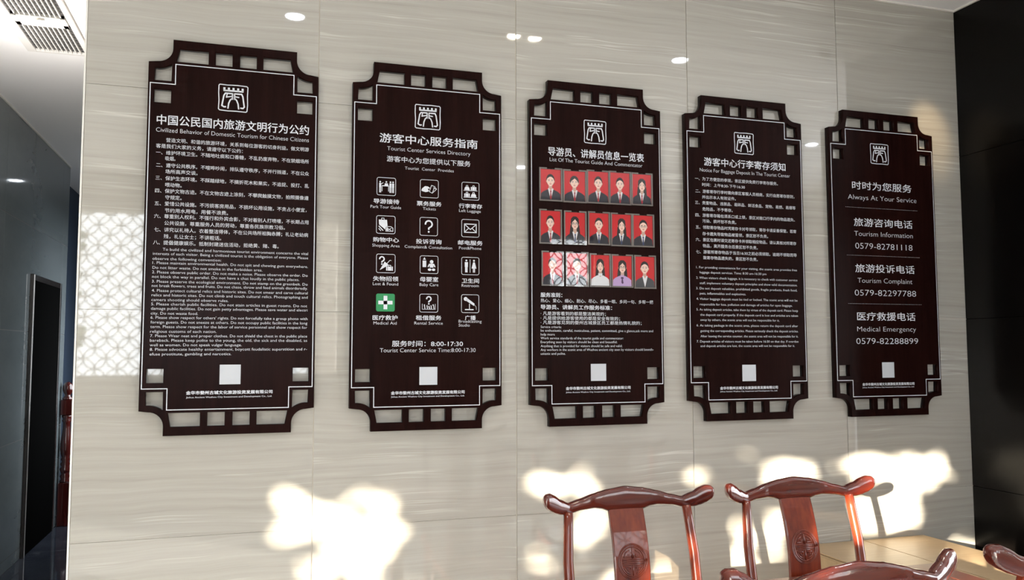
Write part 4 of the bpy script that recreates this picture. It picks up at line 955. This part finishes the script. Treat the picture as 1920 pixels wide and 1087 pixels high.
    if hair in ('up', 'short'):
        G([(cx - rx*0.98, cy - 0.03), (cx - rx*0.90, cy - 0.13), (cx - 0.07, cy - 0.205), (cx + 0.07, cy - 0.205), (cx + rx*0.90, cy - 0.13), (cx + rx*0.98, cy - 0.03), (cx + rx*0.78, cy - 0.085), (cx + 0.06, cy - 0.135), (cx - 0.03, cy - 0.140), (cx - rx*0.78, cy - 0.085)], 2)
    elif hair == 'fringe':
        G([(cx - rx*1.0, cy + 0.04), (cx - rx*0.95, cy - 0.13), (cx, cy - 0.21), (cx + 0.02, cy - 0.14), (cx - rx*0.65, cy - 0.06)], 2); G([(cx + rx*1.0, cy + 0.04), (cx + rx*0.95, cy - 0.13), (cx, cy - 0.21), (cx + 0.02, cy - 0.14), (cx + rx*0.70, cy - 0.06)], 2)
    else:
        G([(cx - rx*1.05, cy + 0.16), (cx - rx*1.02, cy - 0.12), (cx, cy - 0.215), (cx + 0.01, cy - 0.15), (cx - rx*0.72, cy - 0.05), (cx - rx*0.86, cy + 0.10)], 2); G([(cx + rx*1.05, cy + 0.16), (cx + rx*1.02, cy - 0.12), (cx, cy - 0.215), (cx + 0.01, cy - 0.15), (cx + rx*0.72, cy - 0.05), (cx + rx*0.86, cy + 0.10)], 2)
    for sg in (-1, 1):
        ex = cx + sg*0.078; C(ex, cy - 0.005, 0.034, 0.012, 4); C(ex, cy - 0.005, 0.015, 0.0125, 2)
        S([(ex - 0.036, cy - 0.014), (ex, cy - 0.019), (ex + 0.036, cy - 0.012)], 0.010, 2)
        S([(ex - 0.042, cy - 0.042 + 0.006*(sg < 0)), (ex, cy - 0.05), (ex + 0.042, cy - 0.042 + 0.006*(sg > 0))], 0.016, 8)
    S([(cx + 0.012, cy + 0.0), (cx + 0.022, cy + 0.055), (cx - 0.02, cy + 0.062)], 0.010, 10); C(cx - 0.018, cy + 0.062, 0.008, 0.004, 8); C(cx + 0.018, cy + 0.062, 0.008, 0.004, 8)
    C(cx, cy + 0.098, 0.052, 0.013, 7); S([(cx - 0.05, cy + 0.097), (cx + 0.05, cy + 0.097)], 0.006, 8)
    if gl:
        for sg in (-1, 1):
            pts = [(cx + sg*0.08 + 0.062*math.cos(a), cy + 0.0 + 0.034*math.sin(a)) for a in [2*PI*k/14 for k in range(15)]]; S(pts, 0.010, 8)
        S([(cx - 0.02, cy - 0.002), (cx + 0.02, cy - 0.002)], 0.010, 8)
    o = d.out('print', PM, root)
    return root
pocket = None
for i, r_ in enumerate(PHOTO):
    portrait(i, r_)
    x0, y0, x1, y1 = r_; b = boards[2]; e = 0.0065
    f = MB(); Y0 = -FT; Y1 = -(FT + 0.0052)
    for a, c in [((x0 - e, y0 - e), (x0 - 0.001, y1 + e)), ((x1 + 0.001, y0 - e), (x1 + e, y1 + e)), ((x0 - 0.001, y1 + 0.001), (x1 + 0.001, y1 + e)), ((x0 - 0.001, y0 - e), (x0 + (x1-x0)*0.3, y0 - 0.001)), ((x0 + (x1-x0)*0.7, y0 - e), (x1 + 0.001, y0 - 0.001))]:
        f.box((a[0], Y1, -c[1]), (c[0], Y0 - 0.0002, -a[1]))
    pk = f.build('acrylic_pocket', M['acrylic_edge'], b)
    p_ = MB(); p_.box((x0 - e, Y1 - 0.0014, -(y1 + e)), (x1 + e, Y1 - 0.0002, -(y0 - 0.002))); po = p_.build('pane', M['acrylic'], pk)

# ------------------------------------------------------------------ chairs
def smooth_interp(xs, ys, x):
    for i in range(len(xs) - 1):
        if xs[i] <= x <= xs[i+1]:
            t_ = (x - xs[i]) / (xs[i+1] - xs[i]); t_ = t_*t_*(3 - 2*t_)*0.5 + t_*0.5
            return ys[i] + (ys[i+1] - ys[i]) * t_
    return ys[0] if x < xs[0] else ys[-1]
UX = [-0.297, -0.294, -0.286, -0.272, -0.255, -0.235, -0.200, -0.160, -0.110, -0.085, -0.062, 0.0]
ZT = [1.093, 1.102, 1.108, 1.109, 1.101, 1.087, 1.072, 1.081, 1.095, 1.101, 1.106, 1.113]
ZB = [1.083, 1.073, 1.062, 1.052, 1.044, 1.038, 1.036, 1.045, 1.048, 1.044, 1.036, 1.035]
UXf = UX + [-u for u in UX[:-1]][::-1]; ZTf = ZT + ZT[:-1][::-1]; ZBf = ZB + ZB[:-1][::-1]
def rail_mesh(y_post):
    m = MB(); rows = []; N_ = 72
    us = [-0.297 + 0.594*i/N_ for i in range(N_ + 1)]
    us = sorted(set([round(u_, 5) for u_ in us] + [round(q, 5) for q in UXf]))
    for u_ in us:
        zt = smooth_interp(UXf, ZTf, u_); zb = smooth_interp(UXf, ZBf, u_); zc = (zt + zb)/2; hh = (zt - zb)/2
        yc = y_post + 0.028*(1 - (u_/0.297)**2) - 0.022 * max(0, abs(u_) - 0.2)/0.1
        dd = min(0.0185, 0.7*hh + 0.006) if abs(u_) > 0.12 else 0.0165
        if abs(u_) > 0.285: dd = 0.0185*math.sqrt(max(0.02, 1 - ((abs(u_) - 0.285)/0.0125)**2))
        ring = []
        for k in range(20):
            a = 2*PI*k/20; ca, sa = math.cos(a), math.sin(a); e_ = 0.72
            ring.append((u_, yc + dd*math.copysign(abs(ca)**e_, ca), zc + hh*math.copysign(abs(sa)**e_, sa)))
        rows.append(ring)
    m.grid(rows); return m
YR = 0.0      # back posts at the rail
def post_y(z):  # the back leans: forward (towards -y) lower down, vertical below the seat
    return YR - 0.175*(1.05 - z) if z > 0.47 else -0.1015 + 0.04*(0.47 - z)/0.47
def make_chair():
    c = empty('yoke_back_chair')
    rail_mesh(YR).build('top_rail', M['redwood_rail'], c)
    for s in (-1, 1):
        m = MB(); zs = [0.0, 0.2, 0.4, 0.5, 0.6, 0.7, 0.8, 0.9, 1.0, 1.045]
        m.tube([(s*(0.213 + 0.006*(z > 0.6) - 0.012*max(0, (z-0.9)/0.15)), post_y(z), z) for z in zs], [0.0185, 0.0185, 0.0185, 0.018, 0.0175, 0.0172, 0.017, 0.0165, 0.0155, 0.0150], seg=16)
        m.build('back_post', M['redwood'], c)
        m = MB(); m.tube([(s*0.222, -0.435, 0), (s*0.216, -0.435, 0.24), (s*0.212, -0.435, 0.445)], [0.018, 0.0175, 0.017], seg=14); m.build('leg', M['redwood'], c)
        m = MB(); m.box((s*0.222 - 0.010, -0.418, 0.13), (s*0.222 + 0.010, -0.095, 0.155)); m.build('stretcher', M['redwood'], c, bevel=0.003)
        m = MB(); m.box((s*0.210 - 0.009, -0.420, 0.405), (s*0.210 + 0.009, -0.105, 0.449)); m.build('apron', M['redwood'], c, bevel=0.002)
    m = MB(); m.box((-0.205, -0.445, 0.09), (0.205, -0.425, 0.13)); m.build('stretcher', M['redwood'], c, bevel=0.003)
    m = MB(); m.box((-0.200, -0.100, 0.17), (0.200, -0.082, 0.195)); m.build('stretcher', M['redwood'], c, bevel=0.003)
    m = MB(); m.box((-0.192, -0.443, 0.405), (0.192, -0.427, 0.449)); m.build('apron', M['redwood'], c, bevel=0.002)
    m = MB(); m.box((-0.250, -0.458, 0.4495), (0.250, -0.070, 0.478)); m.build('seat', M['redwood'], c, bevel=0.008)
    # splat with its S-curve
    def sy(z): return 0.024 - 0.175*(1.05 - z) + 0.016*math.sin((z - 0.47)/0.57*2*PI)
    m = MB(); rows = []
    for k in range(17):
        z = 0.4795 + (1.044 - 0.4795)*k/16; y = sy(z)
        rows.append([(-0.0605, y - 0.005, z), (-0.0575, y - 0.007, z), (0.0575, y - 0.007, z), (0.0605, y - 0.005, z), (0.0605, y + 0.007, z), (-0.0605, y + 0.007, z)])
    m.grid(rows); sp_ = m.build('splat', M['redwood'], c)
    for p__ in sp_.data.polygons: p__.use_smooth = False
    # carved medallion
    m = MB(); zc = 0.884
    def T(pts, r=0.0022): m.tube([(u_, sy(zc + w_) - 0.0072, zc + w_) for u_, w_ in pts], r, seg=6)
    for R_ in (0.0500, 0.0465, 0.0415): T([(R_*math.cos(2*PI*k/36), R_*1.07*math.sin(2*PI*k/36)) for k in range(37)], 0.0018 if R_ > 0.045 else 0.0022)
    for w_ in (0.0075, 0.0025, -0.0035, -0.0085): T([(-0.036, w_), (0.036, w_)], 0.0019)
    T([(0, 0.042), (0, 0.009)]); T([(0, -0.042), (0, -0.010)]); T([(-0.004, 0.030), (-0.004, 0.012)], 0.001); T([(0.004, 0.030), (0.004, 0.012)], 0.001)
    for sx in (-1, 1):
        T([(sx*0.010, 0.034), (sx*0.024, 0.027), (sx*0.030, 0.015), (sx*0.010, 0.015), (sx*0.010, 0.023), (sx*0.018, 0.021)], 0.0019)
        T([(sx*0.030, -0.015), (sx*0.010, -0.015), (sx*0.010, -0.021)], 0.0019); T([(sx*0.031, -0.018), (sx*0.024, -0.029), (sx*0.010, -0.037)], 0.0019); T([(sx*0.022, -0.019), (sx*0.014, -0.028)], 0.0012)
        T([(sx*0.036, 0.0075), (sx*0.040, 0.0035)], 0.0012); T([(sx*0.036, -0.0085), (sx*0.040, -0.0045)], 0.0012)
    m.build('medallion', M['redwood'], sp_)
    return c
def copy_tree(o, parent=None):
    n = o.copy(); put(n, parent)
    for ch in list(o.children): copy_tree(ch, n)
    return n
chair0 = make_chair()
spots = [((0.938, -0.745), 0, 'red lacquered yoke-back chair on the wall side of the table, below the portrait board'),
         ((1.580, -0.745), 0, 'red lacquered yoke-back chair on the wall side of the table, in front of the carton'),
         ((0.990, -1.72), PI, 'dark red yoke-back chair nearest the camera, only its curved top rail in view'),
         ((1.680, -1.72), PI, 'dark red yoke-back chair at the bottom right corner, only one rounded rail end in view')]
for i, ((x, y), rz, lab) in enumerate(spots):
    c = chair0 if i == 0 else copy_tree(chair0)
    c.location = (x, y, 0); c.rotation_euler = (0, 0, rz)
    tag(c, lab, 'chair', 'yoke-back chairs around the table')

# ------------------------------------------------------------------ table
TZ = 0.80; tx0, tx1, ty0, ty1 = 0.42, 2.085, -1.655, -0.808
t_ = empty('wooden_table', ((tx0 + tx1)/2, (ty0 + ty1)/2, 0)); tag(t_, 'brown red wooden table with a grooved border, between the chairs', 'table')
hx = (tx1 - tx0)/2; hy = (ty1 - ty0)/2; bd = 0.085
for nm, a, b in [('top_border', (-hx, -hy), (hx, -hy + bd)), ('top_border', (-hx, hy - bd), (hx, hy)), ('top_border', (-hx, -hy + bd), (-hx + bd, hy - bd)), ('top_border', (hx - bd, -hy + bd), (hx, hy - bd))]:
    m = MB(); m.box((a[0], a[1], TZ - 0.028), (b[0], b[1], TZ)); m.build(nm, M['table'], t_, bevel=0.0025)
m = MB(); m.box((-hx + bd + 0.004, -hy + bd + 0.004, TZ - 0.022), (hx - bd - 0.004, hy - bd - 0.004, TZ - 0.0015)); m.build('top_panel', M['table'], t_, bevel=0.002)
m = MB(); m.box((-hx + 0.03, -hy + 0.03, TZ - 0.030), (hx - 0.03, hy - 0.03, TZ - 0.0285)); m.build('under_board', M['carton_edge'], t_)
for sx in (-1, 1):
    for sy_ in (-1, 1):
        m = MB(); cx_ = sx*(hx - 0.045); cy_ = sy_*(hy - 0.045); m.box((cx_ - 0.026, cy_ - 0.026, 0), (cx_ + 0.026, cy_ + 0.026, TZ - 0.0305)); m.build('leg', M['table'], t_, bevel=0.005)
    m = MB(); m.box((sx*(hx - 0.045) - 0.009, -hy + 0.0715, TZ - 0.095), (sx*(hx - 0.045) + 0.009, hy - 0.0715, TZ - 0.0305)); m.build('apron', M['table'], t_)
    m = MB(); m.box((-hx + 0.0715, sx*(hy - 0.045) - 0.009, TZ - 0.095), (hx - 0.0715, sx*(hy - 0.045) + 0.009, TZ - 0.0305)); m.build('apron', M['table'], t_)

# ------------------------------------------------------------------ large carton by the wall
bx0, bx1, by0, by1, BZ = 2.112, 2.805, -1.62, -0.003, 0.683
t_ = empty('cardboard_carton', ((bx0 + bx1)/2, (by0 + by1)/2, 0)); tag(t_, 'long pale brown cardboard carton lying against the tiled wall, sunlit top', 'box')
t_.location = ((bx0 + bx1)/2, (by0 + by1)/2, 0); hx = (bx1 - bx0)/2; hy = (by1 - by0)/2
m = MB(); wl = 0.006
m.box((-hx, -hy, 0), (hx, -hy + wl, BZ - 0.006)); m.box((-hx, hy - wl, 0), (hx, hy, BZ - 0.006)); m.box((-hx, -hy + wl, 0), (-hx + wl, hy - wl, BZ - 0.006)); m.box((hx - wl, -hy + wl, 0), (hx, hy - wl, BZ - 0.006)); m.box((-hx + wl, -hy + wl, 0), (hx - wl, hy - wl, wl))
m.build('carton_body', M['carton'], t_)
m = MB(); m.box((-hx + 0.007, -hy + 0.002, BZ - 0.0055), (-0.002, hy - 0.001, BZ)); m.build('flap', M['carton'], t_, bevel=0.001)
m = MB(); m.box((0.002, -hy + 0.002, BZ - 0.0055), (hx, hy - 0.001, BZ)); m.build('flap', M['carton'], t_, bevel=0.001)
m = MB(); m.box((-hx - 0.003, hy - 0.26, 0.02), (-hx - 0.0004, hy - 0.002, BZ - 0.012)); m.build('folded_end_flap', M['carton'], t_, bevel=0.001)

# ------------------------------------------------------------------ corridor: black door, newel post, reflected sign
t_ = empty('door_4', (-1.95, (DY0 + DY1)/2, 0)); t_['kind'] = 'structure'; t_.name = 'door_1'
hy = (DY1 - DY0)/2
m = MB(); m.box((0.097, -hy + 0.04, 0.001), (0.112, hy - 0.04, DZ - 0.002)); m.build('door_leaf', M['black'], t_)
m = MB()
m.box((0.097, -hy + 0.002, 0.001), (0.125, -hy + 0.045, DZ + 0.045)); m.box((0.097, hy - 0.045, 0.001), (0.118, hy - 0.002, DZ + 0.045)); m.box((0.097, -hy + 0.045, DZ), (0.118, hy - 0.045, DZ + 0.045))
m.build('door_frame', M['black_frame'], t_, bevel=0.003)
m = MB(); m.box((0.125, -hy + 0.012, 0.001), (0.128, -hy + 0.018, DZ + 0.04)); m.build('metal_bead', M['metal'], t_)

t_ = empty('newel_post', (-1.793, 5.18, 0)); tag(t_, 'dark red turned stair newel post standing in the corridor beside the left wall', 'post')
m = MB(); m.box((-0.047, -0.047, 0.0), (0.047, 0.047, 0.38)); m.build('base_block', M['newel'], t_, bevel=0.004)
m = MB(); m.lathe([(0.040, 0.3805), (0.045, 0.395), (0.030, 0.41), (0.043, 0.435), (0.030, 0.455), (0.036, 0.475), (0.047, 0.50), (0.030, 0.52), (0.043, 0.545), (0.028, 0.565), (0.040, 0.585), (0.030, 0.60), (0.040, 0.63), (0.046, 0.68), (0.045, 0.73), (0.036, 0.80), (0.030, 0.87), (0.029, 0.91), (0.040, 0.93), (0.030, 0.945), (0.043, 0.965), (0.038, 0.98)], seg=20); m.build('turned_shaft', M['newel'], t_)
m = MB(); m.box((-0.047, -0.047, 0.9805), (0.047, 0.047, 1.115)); m.build('upper_block', M['newel'], t_, bevel=0.006)
m = MB(); m.lathe([(0.040, 1.1155), (0.044, 1.125), (0.030, 1.14), (0.022, 1.155), (0.030, 1.17), (0.040, 1.19), (0.044, 1.215), (0.041, 1.24), (0.030, 1.262), (0.012, 1.274), (0.0005, 1.276)], seg=20); m.build('finial', M['newel'], t_)

# fretwork panel on the corridor's right side; seen only mirrored in the left wall
sg = empty('corridor_sign', (XL, 9.1, 2.06)); tag(sg, 'wide fretwork sign in the corridor, seen mirrored in the left wall tiles', 'sign')
me2 = board_me.copy(); R_ = Matrix.Rotation(-PI/2, 4, 'Z') @ Matrix.Diagonal((3.3, 1.0, 0.56, 1)) @ Matrix.Translation((-BW/2, 0, BH/2))
me2.transform(R_); o = bpy.data.objects.new('wood_panel', me2); put(o, sg)
